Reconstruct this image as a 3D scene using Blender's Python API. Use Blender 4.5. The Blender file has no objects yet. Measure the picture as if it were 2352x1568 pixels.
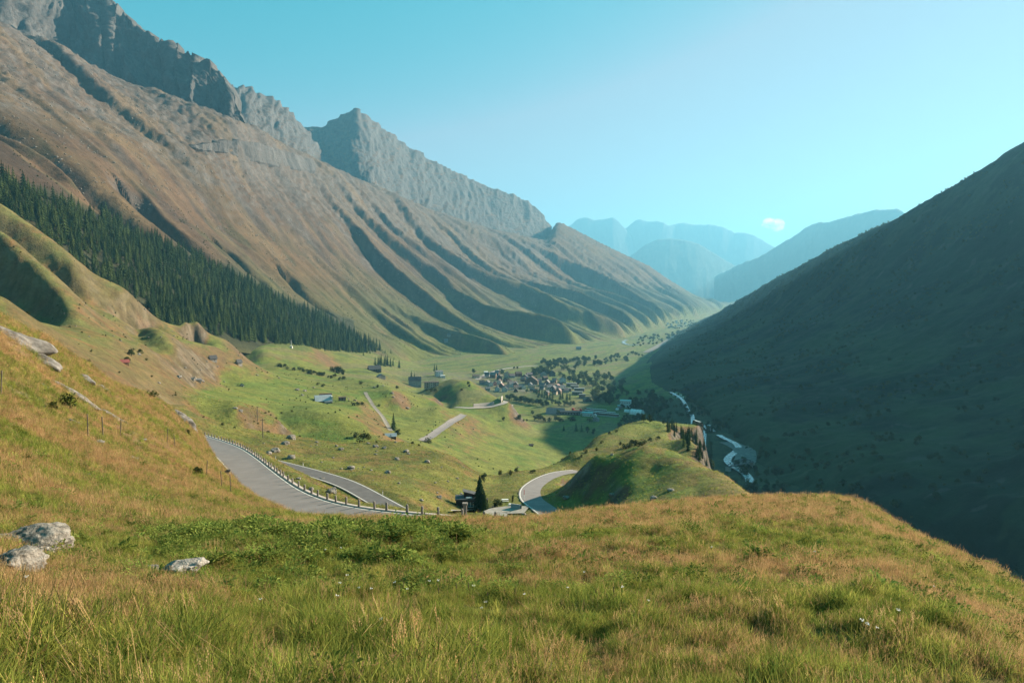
import bpy, math, random
import numpy as np
from mathutils import Vector, Matrix

random.seed(7)
RNG = np.random.default_rng(11)
R = math.radians
scene = bpy.context.scene
COL = scene.collection

# ------------------------------------------------------------------ camera, sky, sun, exposure
PITCH = R(4.27)
cam_data = bpy.data.cameras.new('camera')
cam_data.lens = 24.0
cam_data.sensor_width = 36.0
cam_data.clip_start = 0.1
cam_data.clip_end = 60000.0
cam = bpy.data.objects.new('camera', cam_data)
COL.objects.link(cam)
cam.location = (0, 0, 0)
cam.rotation_euler = (math.pi / 2 - PITCH, 0, 0)
scene.camera = cam

SUN_AZ, SUN_EL = 62.0, 23.0          # degrees: clockwise from the view axis, above the horizon
world = bpy.data.worlds.new('World')
scene.world = world
world.use_nodes = True
wn, wl = world.node_tree.nodes, world.node_tree.links
wn.clear()
sky = wn.new('ShaderNodeTexSky')
sky.sky_type = 'NISHITA'
sky.sun_disc = False
sky.sun_elevation = R(SUN_EL)
sky.sun_rotation = R(SUN_AZ)
sky.altitude = 1700
sky.air_density = 1.0
sky.dust_density = 0.6
sky.ozone_density = 2.0
# clean, dry mountain air: the red of the sky falls off fast above the horizon
sep = wn.new('ShaderNodeSeparateColor'); wl.new(sky.outputs['Color'], sep.inputs['Color'])
def wmath(op, a, b):
    n = wn.new('ShaderNodeMath'); n.operation = op
    for k, v in enumerate((a, b)):
        if isinstance(v, (int, float)): n.inputs[k].default_value = v
        else: wl.new(v, n.inputs[k])
    return n.outputs[0]
g_ = wmath('MULTIPLY', wmath('POWER', sep.outputs['Green'], 0.35), 2.00)
b_ = wmath('MULTIPLY', wmath('POWER', sep.outputs['Blue'], 0.35), 2.10)
r_ = wmath('MINIMUM', wmath('MULTIPLY', wmath('POWER', sep.outputs['Red'], 3.6), 0.26), wmath('MULTIPLY', g_, 0.80))
tint = wn.new('ShaderNodeCombineColor')
wl.new(r_, tint.inputs['Red']); wl.new(g_, tint.inputs['Green']); wl.new(b_, tint.inputs['Blue'])
bg = wn.new('ShaderNodeBackground'); bg.inputs['Strength'].default_value = 0.050
wl.new(tint.outputs['Color'], bg.inputs['Color'])
wo = wn.new('ShaderNodeOutputWorld')
wl.new(bg.outputs['Background'], wo.inputs['Surface'])

sun_data = bpy.data.lights.new('sun', 'SUN')
sun_data.energy = 5.0
sun_data.angle = R(0.5)
sun_data.color = (1.0, 0.85, 0.65)
sun = bpy.data.objects.new('sun', sun_data)
COL.objects.link(sun)
SUN_DIR = Vector((math.sin(R(SUN_AZ)) * math.cos(R(SUN_EL)), math.cos(R(SUN_AZ)) * math.cos(R(SUN_EL)), math.sin(R(SUN_EL))))
sun.rotation_euler = SUN_DIR.to_track_quat('Z', 'Y').to_euler()

scene.view_settings.view_transform = 'Standard'
scene.view_settings.look = 'None'
scene.view_settings.gamma = 1.0
scene.view_settings.exposure = 1.74
try:
    scene.view_settings.use_curve_mapping = False
except Exception:
    pass
scene.render.engine = 'CYCLES'
cy = scene.cycles
cy.use_denoising = True
cy.max_bounces = 5
cy.diffuse_bounces = 2
cy.glossy_bounces = 2
cy.transmission_bounces = 3
cy.transparent_max_bounces = 12
cy.volume_bounces = 0
cy.sample_clamp_indirect = 3.0

# ------------------------------------------------------------------ survey helpers
CP, SP = math.cos(PITCH), math.sin(PITCH)
def ray(X, Y):
    """survey sheet position -> (azimuth, tan of elevation)"""
    u, w, f = X - 1176.0, 784.0 - Y, 1568.0
    dy, dz = f * CP + w * SP, w * CP - f * SP
    return np.arctan2(u, dy), dz / np.hypot(u, dy)
def azX(X):
    return math.atan2(X - 1176.0, 1568.0 * CP)
def P(X, Y, r=None, z=None):
    a, s = ray(X, Y)
    if r is None: r = z / s
    return (r * math.sin(a), r * math.cos(a), r * s)
def W(X, r, z):
    a = azX(X)
    return (r * math.sin(a), r * math.cos(a), z)

# ------------------------------------------------------------------ noise
def _h(ix, iy, iz, seed):
    n = (ix.astype(np.int64) * 374761393 + iy.astype(np.int64) * 668265263 + iz * 1274126177 + seed * 974634777) & 0xFFFFFFFF
    n = ((n ^ (n >> 13)) * 1274126177) & 0xFFFFFFFF
    n = ((n ^ (n >> 16)) * 2246822519) & 0xFFFFFFFF
    return n ^ (n >> 15)
def noise2(x, y, seed=0):
    x = np.asarray(x, float); y = np.asarray(y, float)
    ix, iy = np.floor(x), np.floor(y)
    fx, fy = x - ix, y - iy
    ux, uy = fx * fx * fx * (fx * (fx * 6 - 15) + 10), fy * fy * fy * (fy * (fy * 6 - 15) + 10)
    def g(a, b):
        k = _h(ix + a, iy + b, np.int64(0), seed) * (2 * math.pi / 4294967296.0)
        return np.cos(k) * (fx - a) + np.sin(k) * (fy - b)
    n00, n10, n01, n11 = g(0, 0), g(1, 0), g(0, 1), g(1, 1)
    a = n00 + ux * (n10 - n00); b = n01 + ux * (n11 - n01)
    return (a + uy * (b - a)) * 1.5
def noise3(x, y, z, seed=0):
    ix, iy, iz = np.floor(x), np.floor(y), np.floor(z)
    fx, fy, fz = x - ix, y - iy, z - iz
    u, v, w = [f * f * (3 - 2 * f) for f in (fx, fy, fz)]
    izi = iz.astype(np.int64)
    def g(a, b, c):
        return _h(ix + a, iy + b, izi + c, seed) * (2.0 / 4294967296.0) - 1
    def L(a, b, t): return a + t * (b - a)
    return L(L(L(g(0,0,0), g(1,0,0), u), L(g(0,1,0), g(1,1,0), u), v), L(L(g(0,0,1), g(1,0,1), u), L(g(0,1,1), g(1,1,1), u), v), w)
def fbm2(x, y, oct=4, seed=0, gain=0.5):
    o, a, t = 0, 1.0, 0
    for k in range(oct):
        o = o + a * noise2(x * 2 ** k, y * 2 ** k, seed + k * 17); t += a; a *= gain
    return o / t
def ridge3(x, y, z, oct=4, seed=0, gain=0.5):
    o, a, t = 0, 1.0, 0
    for k in range(oct):
        o = o + a * (1 - 2 * np.abs(noise3(x * 2 ** k, y * 2 ** k, z * 2 ** k, seed + k * 13))); t += a; a *= gain
    return o / t
def sstep(a, b, x):
    t = np.clip((x - a) / (b - a), 0, 1)
    return t * t * (3 - 2 * t)
def mixc(a, b, t):
    return a + (np.asarray(b) - a) * t[..., None]

# ------------------------------------------------------------------ mesh helpers
def link(name, me, parent=None):
    o = bpy.data.objects.new(name, me)
    COL.objects.link(o)
    if parent is not None: o.parent = parent
    return o
def tag(o, label=None, cat=None, group=None, kind=None):
    if label: o['label'] = label
    if cat: o['category'] = cat
    if group: o['group'] = group
    if kind: o['kind'] = kind
    return o
def grid_mesh(name, V, mats, col=None, smooth=True, flip=False):
    n, m = V.shape[:2]
    idx = np.arange(n * m).reshape(n, m)
    q = np.stack([idx[:-1, :-1], idx[1:, :-1], idx[1:, 1:], idx[:-1, 1:]], -1).reshape(-1, 4)
    if flip: q = q[:, ::-1]
    me = bpy.data.meshes.new(name)
    me.vertices.add(n * m)
    me.vertices.foreach_set('co', V.reshape(-1).astype(np.float32))
    nq = len(q)
    me.loops.add(nq * 4); me.polygons.add(nq)
    me.loops.foreach_set('vertex_index', q.reshape(-1).astype(np.int32))
    me.polygons.foreach_set('loop_start', np.arange(0, nq * 4, 4, dtype=np.int32))
    me.polygons.foreach_set('loop_total', np.full(nq, 4, dtype=np.int32))
    if smooth: me.polygons.foreach_set('use_smooth', np.ones(nq, dtype=bool))
    if col is not None:
        at = me.attributes.new('albedo', 'FLOAT_COLOR', 'POINT')
        c = np.concatenate([np.clip(col.reshape(-1, 3), 0, 1), np.ones((n * m, 1))], 1)
        at.data.foreach_set('color', c.reshape(-1).astype(np.float32))
    me.update(calc_edges=True)
    me.materials.append(mats)
    return me
def grid_normals(V):
    du = np.gradient(V, axis=0); dv = np.gradient(V, axis=1)
    n = np.cross(du, dv)
    n /= np.linalg.norm(n, axis=-1, keepdims=True) + 1e-9
    n[n[..., 2] < 0] *= -1
    return n
def smooth1(a, sig):
    if sig <= 0: return a
    k = int(sig * 3) + 1
    w = np.exp(-0.5 * (np.arange(-k, k + 1) / sig) ** 2); w /= w.sum()
    return np.convolve(np.pad(a, k, mode='edge'), w, 'valid')

# ------------------------------------------------------------------ materials
def new_mat(name):
    m = bpy.data.materials.new(name); m.use_nodes = True
    nt = m.node_tree; nt.nodes.clear()
    out = nt.nodes.new('ShaderNodeOutputMaterial')
    return m, nt, out
def nd(nt, t, **kw):
    n = nt.nodes.new(t)
    for k, v in kw.items(): setattr(n, k, v)
    return n
def terrain_mat(name, s1, s2, amp=0.5, bump=0.0, bscale=1.0, bdist=1.0, rough=0.95, stretch=None):
    """vertex albedo, broken up by two scales of noise, with a bump"""
    m, nt, out = new_mat(name)
    at = nd(nt, 'ShaderNodeAttribute', attribute_name='albedo')
    tc = nd(nt, 'ShaderNodeTexCoord')
    src = tc.outputs['Object']
    if stretch:
        mp = nd(nt, 'ShaderNodeMapping'); mp.inputs['Scale'].default_value = stretch[0]; mp.inputs['Rotation'].default_value = (0, 0, stretch[1])
        nt.links.new(src, mp.inputs['Vector']); src = mp.outputs['Vector']
    vals = []
    for s in (s1, s2):
        n = nd(nt, 'ShaderNodeTexNoise'); n.inputs['Scale'].default_value = s; n.inputs['Detail'].default_value = 6; n.inputs['Roughness'].default_value = 0.65
        nt.links.new(src, n.inputs['Vector']); vals.append(n)
    add = nd(nt, 'ShaderNodeMath', operation='ADD')
    nt.links.new(vals[0].outputs['Fac'], add.inputs[0]); nt.links.new(vals[1].outputs['Fac'], add.inputs[1])
    mr = nd(nt, 'ShaderNodeMapRange'); mr.inputs['From Min'].default_value = 0.6; mr.inputs['From Max'].default_value = 1.4
    mr.inputs['To Min'].default_value = 1 - amp; mr.inputs['To Max'].default_value = 1 + amp
    nt.links.new(add.outputs[0], mr.inputs['Value'])
    mul = nd(nt, 'ShaderNodeVectorMath', operation='SCALE')
    nt.links.new(at.outputs['Color'], mul.inputs[0]); nt.links.new(mr.outputs['Result'], mul.inputs['Scale'])
    b = nd(nt, 'ShaderNodeBsdfPrincipled'); b.inputs['Roughness'].default_value = rough
    b.inputs['Specular IOR Level'].default_value = 0.15
    nt.links.new(mul.outputs[0], b.inputs['Base Color'])
    if bump > 0:
        bn = nd(nt, 'ShaderNodeTexNoise'); bn.inputs['Scale'].default_value = bscale; bn.inputs['Detail'].default_value = 8; bn.inputs['Roughness'].default_value = 0.7
        nt.links.new(src, bn.inputs['Vector'])
        bp = nd(nt, 'ShaderNodeBump'); bp.inputs['Strength'].default_value = bump; bp.inputs['Distance'].default_value = bdist
        nt.links.new(bn.outputs['Fac'], bp.inputs['Height']); nt.links.new(bp.outputs['Normal'], b.inputs['Normal'])
    nt.links.new(b.outputs['BSDF'], out.inputs['Surface'])
    return m
def plain_mat(name, col, rough=0.8, var=0.25, scale=3.0, metal=0.0, bump=0.0, spec=0.3, emis=None):
    m, nt, out = new_mat(name)
    tc = nd(nt, 'ShaderNodeTexCoord')
    n = nd(nt, 'ShaderNodeTexNoise'); n.inputs['Scale'].default_value = scale; n.inputs['Detail'].default_value = 5
    nt.links.new(tc.outputs['Object'], n.inputs['Vector'])
    mr = nd(nt, 'ShaderNodeMapRange'); mr.inputs['From Min'].default_value = 0.3; mr.inputs['From Max'].default_value = 0.7
    mr.inputs['To Min'].default_value = 1 - var; mr.inputs['To Max'].default_value = 1 + var
    nt.links.new(n.outputs['Fac'], mr.inputs['Value'])
    mul = nd(nt, 'ShaderNodeVectorMath', operation='SCALE'); mul.inputs[0].default_value = col
    nt.links.new(mr.outputs['Result'], mul.inputs['Scale'])
    b = nd(nt, 'ShaderNodeBsdfPrincipled'); b.inputs['Roughness'].default_value = rough; b.inputs['Metallic'].default_value = metal
    b.inputs['Specular IOR Level'].default_value = spec
    nt.links.new(mul.outputs[0], b.inputs['Base Color'])
    if bump:
        bp = nd(nt, 'ShaderNodeBump'); bp.inputs['Strength'].default_value = bump; bp.inputs['Distance'].default_value = 0.05
        nt.links.new(n.outputs['Fac'], bp.inputs['Height']); nt.links.new(bp.outputs['Normal'], b.inputs['Normal'])
    nt.links.new(b.outputs['BSDF'], out.inputs['Surface'])
    return m

# ------------------------------------------------------------------ palette (albedo)
GREEN = np.array([0.118, 0.128, 0.026]); LUSH = np.array([0.070, 0.105, 0.018]); DRY = np.array([0.215, 0.130, 0.050])
OLIVE = np.array([0.090, 0.088, 0.026]); BROWN = np.array([0.112, 0.067, 0.037]); HEATH = np.array([0.056, 0.037, 0.026])
ROCK = np.array([0.125, 0.117, 0.112]); SCREE = np.array([0.140, 0.122, 0.108]); DARK = np.array([0.025, 0.030, 0.014]); SOIL = np.array([0.13, 0.088, 0.054])

# ------------------------------------------------------------------ lofted land forms
class Layer:
    """a sheet of land: columns run outwards from the viewpoint; r[i,j], z[i,j] along azimuth az[i]"""
    def __init__(s, az, r, z):
        s.az, s.V = az, np.stack([r * np.sin(az)[:, None], r * np.cos(az)[:, None], z], -1)
        s.upd()
    def upd(s):
        s.r = np.hypot(s.V[..., 0], s.V[..., 1]); s.z = s.V[..., 2]; s.s = s.z / s.r
    def col(s, a):
        f = np.interp(a, s.az, np.arange(len(s.az))); i = min(int(f), len(s.az) - 2); t = f - i
        return s.r[i] * (1 - t) + s.r[i + 1] * t, s.z[i] * (1 - t) + s.z[i + 1] * t
    def hit(s, a, e):
        if a < s.az[0] or a > s.az[-1]: return None
        r, z = s.col(a); q = z / r - e
        k = np.nonzero((q[:-1] < 0) & (q[1:] >= 0))[0]
        if len(k) == 0: return None
        k = k[0]; t = -q[k] / (q[k + 1] - q[k])
        return r[k] + t * (r[k + 1] - r[k])
    def ground(s, x, y):
        a, q = math.atan2(x, y), math.hypot(x, y)
        if a < s.az[0] or a > s.az[-1]: return -1e9
        r, z = s.col(a)
        if q < r.min() or q > r.max(): return -1e9
        k = np.nonzero((r[:-1] <= q) & (r[1:] > q))[0]
        if len(k) == 0: return -1e9
        b = -1e9
        for i in k:
            t = (q - r[i]) / (r[i + 1] - r[i]); b = max(b, z[i] + t * (z[i + 1] - z[i]))
        return b

def loft(curves, az, counts, sig=0, cubic=True):
    """curves: lists of (X, Y, r) from near to far; None for Y means 'same height as tan given'"""
    rr, zz = [], []
    for ci, c in enumerate(curves):
        a = []; r = []; z = []
        for p in c:
            x, y, q = p; a.append(math.atan2(x, y)); r.append(math.hypot(x, y)); z.append(q)
        o = np.argsort(a); a = np.array(a)[o]; r = np.array(r)[o]; z = np.array(z)[o]
        ri, ei = np.exp(np.interp(az, a, np.log(r))), np.interp(az, a, z / r)
        sg = sig[ci] if isinstance(sig, (list, tuple)) else sig
        ri = np.exp(smooth1(np.log(ri), max(sg, 2))); ei = smooth1(ei, sg)
        rr.append(ri); zz.append(ei * ri)
    rr, zz = np.array(rr), np.array(zz)
    K = len(curves); oR, oZ = [], []
    for k in range(K - 1):
        n = counts[k]
        t = np.arange(n) / n
        if k == K - 2: t = np.arange(n + 1) / n
        for arr, out in ((rr, oR), (zz, oZ)):
            p1, p2 = arr[k], arr[k + 1]
            if cubic:
                d = p2 - p1
                dm = (arr[k] - arr[k - 1]) if k > 0 else d
                dp = (arr[k + 2] - arr[k + 1]) if k < K - 2 else d
                n1 = counts[k]; nm = counts[k - 1] if k > 0 else n1; np_ = counts[k + 1] if k < K - 2 else n1
                def lim(a, b):
                    m = 2 * a * b / (a + b + 1e-12 * np.sign(a + b + 1e-12)); return np.where(a * b > 0, m, 0)
                m1 = lim(dm / nm, d / n1) * n1; m2 = lim(d / n1, dp / np_) * n1
                T = t[:, None]
                out.append((2*T**3-3*T**2+1)*p1 + (T**3-2*T**2+T)*m1 + (-2*T**3+3*T**2)*p2 + (T**3-T**2)*m2)
            else:
                out.append(p1 + t[:, None] * (p2 - p1))
    return Layer(az, np.concatenate(oR).T, np.concatenate(oZ).T)
def displace(L, f):
    L.V = L.V + grid_normals(L.V) * f[..., None]; L.upd()
# ------------------------------------------------------------------ L1: foreground hill and the flank on the left
def AZ(a0, a1, st): return np.radians(np.arange(a0, a1 + st * 0.5, st))
fg_az = np.concatenate([AZ(-75, -39.5, 0.7), AZ(-39, 39, 0.15), AZ(39.5, 80, 0.7)])
k0 = [W(X, 0.4, -1.70) for X in (-600, 3500)]
k1 = [W(-600, 3, -2.2), W(0, 3, -2.4), W(1176, 3, -2.5), W(2352, 3, -2.6), W(3500, 3, -2.8)]
k2 = [P(-600, 1500, 5), P(0, 1480, 5.6), P(600, 1480, 6.0), P(1200, 1480, 6.1), P(1740, 1480, 6.2), P(2100, 1490, 6.8), P(2352, 1510, 7.6), P(2700, 1650, 8), P(3500, 2080, 8)]
k3 = [P(-600, 1330, 8), P(0, 1350, 8.4), P(600, 1350, 9.0), P(1200, 1350, 9.2), P(1740, 1350, 9.2), P(2100, 1358, 10.5), P(2352, 1440, 11), P(2700, 1600, 11), P(3500, 2030, 11)]
k4 = [P(-600, 1200, 11.5), P(0, 1250, 12), P(300, 1262, 13), P(700, 1257, 14), P(1200, 1257, 14.2), P(1740, 1237, 15.5), P(2100, 1297, 15), P(2352, 1400, 14.5), P(2700, 1570, 14), P(3500, 2000, 13)]
k5 = [P(-600, 1020, 20), P(0, 1135, 20), P(300, 1182, 22), P(480, 1205, 24), P(700, 1223, 22), P(1200, 1221, 22), P(1740, 1187, 23), P(1920, 1190, 23), P(2100, 1263, 21), P(2352, 1376, 18), P(2700, 1550, 17), P(3500, 1978, 15)]
k6 = [P(-600, 720, 45), P(0, 930, 45), P(300, 1050, 52), P(480, 1120, 58), P(560, 1170, 55), P(700, 1206, 34), P(1200, 1198, 31), P(1500, 1170, 31), P(1740, 1153, 33), P(1920, 1156, 33), P(2100, 1242, 28), P(2352, 1363, 22), P(2700, 1538, 20), P(3500, 1960, 17.5)]
CREST = [(-600, 480, 90), (-200, 640, 86), (0, 715, 85), (60, 750, 88), (130, 790, 95), (250, 876, 110), (330, 905, 125), (400, 943, 145), (440, 985, 165), (470, 1012, 174),
         (489, 1045, 160), (525, 1099, 118), (552, 1134, 97), (592, 1165, 83), (635, 1196, 68), (700, 1200, 47), (800, 1198, 44), (1000, 1197, 40), (1060, 1204, 38), (1130, 1207, 38), (1200, 1201, 38), (1300, 1186, 38), (1400, 1168, 38),
         (1500, 1160, 39), (1600, 1152, 40), (1740, 1142, 42), (1850, 1143, 42), (1920, 1139, 42), (1960, 1148, 41), (2000, 1166, 40), (2100, 1230, 36), (2200, 1277, 33), (2352, 1357, 27), (2700, 1530, 24), (3500, 1950, 20)]
k7 = [P(*c) for c in CREST]
def backs(f1, d1, f2, d2, g1, e1, g2, e2):
    a, b = [], []
    for (X, Y, r) in CREST:
        x, y, z = P(X, Y, r)
        if X < 650: F1, D1, F2, D2 = f1, d1, f2, d2
        else: F1, D1, F2, D2 = g1, e1, g2, e2
        a.append((x * F1, y * F1, z - D1)); b.append((x * F2, y * F2, z - D2))
    return a, b
k8, k9 = backs(1.05, 4.0, 1.22, 26.0, 1.2, 4.0, 1.75, 26.0)
L1 = loft([k0, k1, k2, k3, k4, k5, k6, k7, k8, k9], fg_az, [6, 30, 55, 45, 45, 50, 60, 12, 14], sig=[6, 6, 10, 10, 10, 8, 6, 3, 3, 3])
fx, fy = L1.V[..., 0], L1.V[..., 1]
fr = np.hypot(fx, fy)
near = 1 - sstep(25, 60, fr)
dz = 0.16 * fbm2(fx / 3.5, fy / 3.5, 3, 3) * sstep(1.5, 5, fr) + 0.05 * noise2(fx / 0.8, fy / 0.8, 5) * near
flank = sstep(20, 40, fr) * (np.degrees(np.arctan2(fx, fy)) < -14)
dz = dz + flank * (1.1 * fbm2(fx / 14, fy / 14, 4, 9))
# hummocks in the meadow: (survey X, Y, radius, height)
for (X, Y, rad, hgt) in ((1960, 1405, 0.8, 0.17), (2070, 1430, 0.7, 0.10), (1560, 1245, 1.4, 0.16), (1650, 1400, 0.6, 0.10), (850, 1262, 1.6, 0.08), (1050, 1250, 1.4, 0.08), (700, 1280, 1.4, 0.08)):
    h = L1.hit(*ray(X, Y)) or 12.0
    a = ray(X, Y)[0]
    d2 = ((fx - h * math.sin(a)) ** 2 + (fy - h * math.cos(a)) ** 2) / rad ** 2
    dz = dz + hgt * np.exp(-d2)
L1.V[..., 2] += dz; L1.upd()

# ------------------------------------------------------------------ G2: the valley, from the road bench below the hill to the far valley floor
ctrl = []
def C(*pts):
    for p in pts: ctrl.append(P(*p))
def CL(*pts, n=4):
    for (X0, Y0, r0_), (X1, Y1, r1_) in zip(pts[:-1], pts[1:]):
        for q in range(n + (pts[-1] == (X1, Y1, r1_))):
            t = q / n; ctrl.append(P(X0 + (X1 - X0) * t, Y0 + (Y1 - Y0) * t, r0_ + (r1_ - r0_) * t))
def CZ(*pts):
    for X, Y, z in pts: ctrl.append(P(X, Y, z=z))
def CW(*pts):
    for p in pts: ctrl.append(W(*p))
# roads: (outer edge, inner edge) as survey points with heights
UP_R = [(462.7, 998.9, -43.0), (536, 1021.6, -39.5), (578.6, 1045.6, -37.0), (613.3, 1072.3, -34.6), (648, 1099, -32.4), (682.7, 1122.9, -30.6), (725.3, 1142.9, -29.2), (765.3, 1156.3, -28.2), (818.7, 1168.3, -27.2), (872, 1175.5, -26.5), (925, 1179.7, -26.0), (978.6, 1183.7, -25.6), (1040, 1188.5, -25.2), (1110, 1195, -25.0), (1180, 1204, -25.0)]
up_r = [np.array(P(x, y, z=z)) for x, y, z in UP_R]
LOW_O = [(560, 1040, -54.5), (597.3, 1047.7, -54.5), (658.6, 1061.6, -54.3), (752, 1085.6, -54), (818.7, 1106.9, -53.8), (885.3, 1141.6, -53.6), (949.3, 1175.7, -53.6), (985, 1195, -54)]
low_o = [np.array(P(x, y, z=z)) for x, y, z in LOW_O]
HP_L = [(1255, 1196, -60), (1225.5, 1170, -61), (1198.5, 1149.2, -63), (1194.5, 1128, -65.5), (1208.5, 1111.2, -69), (1238.7, 1094.2, -73.5), (1275, 1083, -77), (1320, 1078, -80)]
hp_l = [np.array(P(x, y, z=z)) for x, y, z in HP_L]
def catmull(pts, step):
    pts = [np.asarray(p, float) for p in pts]
    pts = [2 * pts[0] - pts[1]] + pts + [2 * pts[-1] - pts[-2]]
    out = []
    for i in range(1, len(pts) - 2):
        p0, p1, p2, p3 = pts[i - 1:i + 3]
        n = max(2, int(np.linalg.norm(p2 - p1) / step))
        for k in range(n):
            t = k / n
            out.append(0.5 * ((2 * p1) + (-p0 + p2) * t + (2 * p0 - 5 * p1 + 4 * p2 - p3) * t * t + (-p0 + 3 * p1 - 3 * p2 + p3) * t ** 3))
    out.append(pts[-2])
    return np.array(out)
def sm_path(p, sig):
    return np.stack([smooth1(p[:, k], sig) for k in range(3)], 1)
def offset(path, d):
    t = np.gradient(path, axis=0)[:, :2]; t /= np.linalg.norm(t, axis=1, keepdims=True)
    o = path.copy(); o[:, 0] += t[:, 1] * d; o[:, 1] -= t[:, 0] * d      # positive d: right of travel
    return o
up_edge = sm_path(catmull(up_r, 1.0), 5)          # travelling towards the viewer: the slope side (posts) is on the left of travel
low_edge = sm_path(catmull(low_o, 1.0), 5)
hp_edge = sm_path(catmull(hp_l, 1.0), 4)
ROADW = 6.9
up_mid = offset(up_edge, ROADW / 2); low_mid = offset(low_edge, 3.1); hp_mid = offset(hp_edge, 3.3)
for path in (up_mid, low_mid, hp_mid):
    for q in path[::9]: ctrl.append(tuple(q))
for q in offset(up_edge, -1.5)[::14]: ctrl.append((q[0], q[1], q[2] - 0.3))
for q in offset(low_edge, -2)[::14]: ctrl.append((q[0], q[1], q[2] + 0.2))
for q in offset(low_edge, 9)[::14]: ctrl.append((q[0], q[1], q[2] + 2.0))
CW((1040, 52, -30), (1300, 52, -30), (1600, 52, -34), (1900, 55, -40), (2352, 55, -45), (3300, 55, -50), (300, 52, -34), (-300, 52, -40), (650, 52, -25.5), (850, 52, -27))
CW((0, 110, -42), (250, 140, -48), (400, 190, -58), (-500, 110, -40), (-500, 300, -20), (-500, 700, 60), (-500, 1200, 100))
C((800, 1143, 138), (720, 1108, 160))
CW((880, 128, -44), (900, 112, -39.5), (940, 122, -44.5), (985, 122, -45.5), (860, 150, -50))
# house bench and hillock
C((1000, 1160, 182), (1080, 1178, 190), (1150, 1180, 188), (1180, 1150, 205), (1150, 1110, 250), (1110, 1105, 245), (1160, 1088, 300), (1220, 1086, 300))
CL((420, 930, 300), (480, 960, 290), (560, 985, 300), (640, 1000, 320), (700, 1010, 330), (800, 1020, 310), (870, 1012, 330), (960, 1022, 300), (1050, 1052, 275), (1093, 1086, 258))
C((700, 1045, 250), (850, 1075, 225), (950, 1100, 212), (1000, 1130, 200), (1050, 1110, 225))
CW((640, 400, -96), (800, 385, -98), (870, 400, -97), (960, 370, -99), (1050, 340, -100), (1100, 320, -102), (480, 370, -84))
CW((1160, 380, -118), (1220, 370, -118))
CL((655, 985, 468), (720, 1003, 455), (800, 1011, 450), (860, 1013, 450))
CL((640, 960, 500), (690, 947, 505), (730, 948, 500), (780, 957, 494), (840, 982, 484), (890, 1009, 480))
C((520, 918, 480), (560, 925, 470), (600, 945, 470), (640, 968, 455), (470, 905, 490), (540, 940, 430))
CW((600, 540, -84), (520, 540, -78))
C((450, 895, 560), (500, 880, 700), (560, 900, 640), (650, 925, 600), (450, 850, 850), (600, 850, 960), (750, 925, 680), (745, 905, 730), (820, 925, 680), (900, 900, 800), (900, 990, 600), (960, 980, 660), (1000, 940, 780))
C((350, 830, 760), (400, 820, 900), (300, 800, 760), (480, 825, 1000), (548, 836, 1020), (700, 845, 1050), (640, 810, 1120))
CL((760, 870, 980), (860, 872, 950), (900, 888, 920), (950, 905, 890), (1000, 925, 860), (1030, 943, 830), (850, 935, 740))
CW((860, 1090, -143), (950, 1090, -165), (1000, 1000, -168), (1020, 940, -166))
C((955, 895, 1300), (860, 862, 1250), (1010, 862, 1500), (1000, 888, 1350), (780, 850, 1250), (900, 845, 1500))
# the small hill with the retaining wall
CL((985, 892, 1070), (1000, 881, 1080), (1040, 869, 1100), (1080, 873, 1100), (1110, 892, 1075), (1150, 919, 1020), n=3)
C((1050, 905, 1000), (1000, 912, 980), (1080, 925, 955), (1120, 930, 950))
CW((1050, 1260, -190), (1110, 1220, -195), (1000, 1200, -182), (1170, 1080, -198))
for p in ((969, 1014, -124), (1015, 985, -138), (1067, 954, -152), (1036, 937, -161), (1081, 938, -160), (1142, 932, -160), (1173, 927.5, -160)): CZ(p)
C((1150, 960, 900), (1200, 968, 940), (1100, 962, 860))
CZ((1100, 1000, -160), (1150, 1030, -165), (1180, 1000, -180), (1250, 1040, -184), (1250, 1000, -193), (1300, 970, -200), (1210, 972, -197), (1350, 960, -203), (1400, 940, -204), (1250, 940, -203), (1200, 920, -203), (1300, 900, -206), (1200, 880, -205), (1120, 872, -203), (1300, 860, -209), (1400, 870, -211), (1450, 920, -207), (1500, 935, -207), (1350, 830, -217), (1250, 835, -214), (1450, 800, -230), (1500, 770, -243), (1560, 745, -252), (1450, 850, -216), (1420, 900, -209), (1600, 728, -262), (1640, 716, -268), (1350, 990, -196), (1220, 1060, -166))
CZ((1690, 1040, -198), (1580, 955, -204), (1720, 1100, -192), (1740, 1130, -189), (1555, 910, -208), (1640, 1000, -197), (1620, 960, -202), (1660, 1020, -197), (1600, 900, -206), (1800, 1150, -182))
# knoll beside the bend, golf knoll and cliffs behind it
CL((1228, 1132, 200), (1270, 1084, 205), (1320, 1062, 207), (1370, 1047, 208), (1430, 1035, 208), (1490, 1027, 205), (1550, 1035, 205), (1600, 1062, 198), (1650, 1088, 188), (1700, 1118, 172), (1735, 1142, 160), (1780, 1180, 145))
C((1300, 1165, 186), (1380, 1150, 180), (1400, 1100, 191), (1500, 1140, 163), (1500, 1080, 188), (1600, 1130, 160), (1640, 1140, 152), (1300, 1110, 197))
CW((1300, 262, -90), (1370, 262, -82), (1430, 265, -75), (1490, 260, -68), (1560, 260, -70), (1620, 250, -76), (1680, 235, -80), (1740, 220, -82), (1800, 200, -82))
C((1320, 1040, 310), (1375, 1000, 395), (1430, 976, 430), (1480, 963, 452), (1510, 966, 458), (1560, 974, 475), (1610, 982, 490), (1500, 985, 430), (1540, 992, 415), (1470, 1010, 385), (1400, 1032, 330), (1420, 1010, 372))
C((1490, 1012, 345), (1560, 1010, 345), (1590, 1017, 342), (1612, 1040, 320), (1540, 1030, 322), (1500, 1026, 325))
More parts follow.
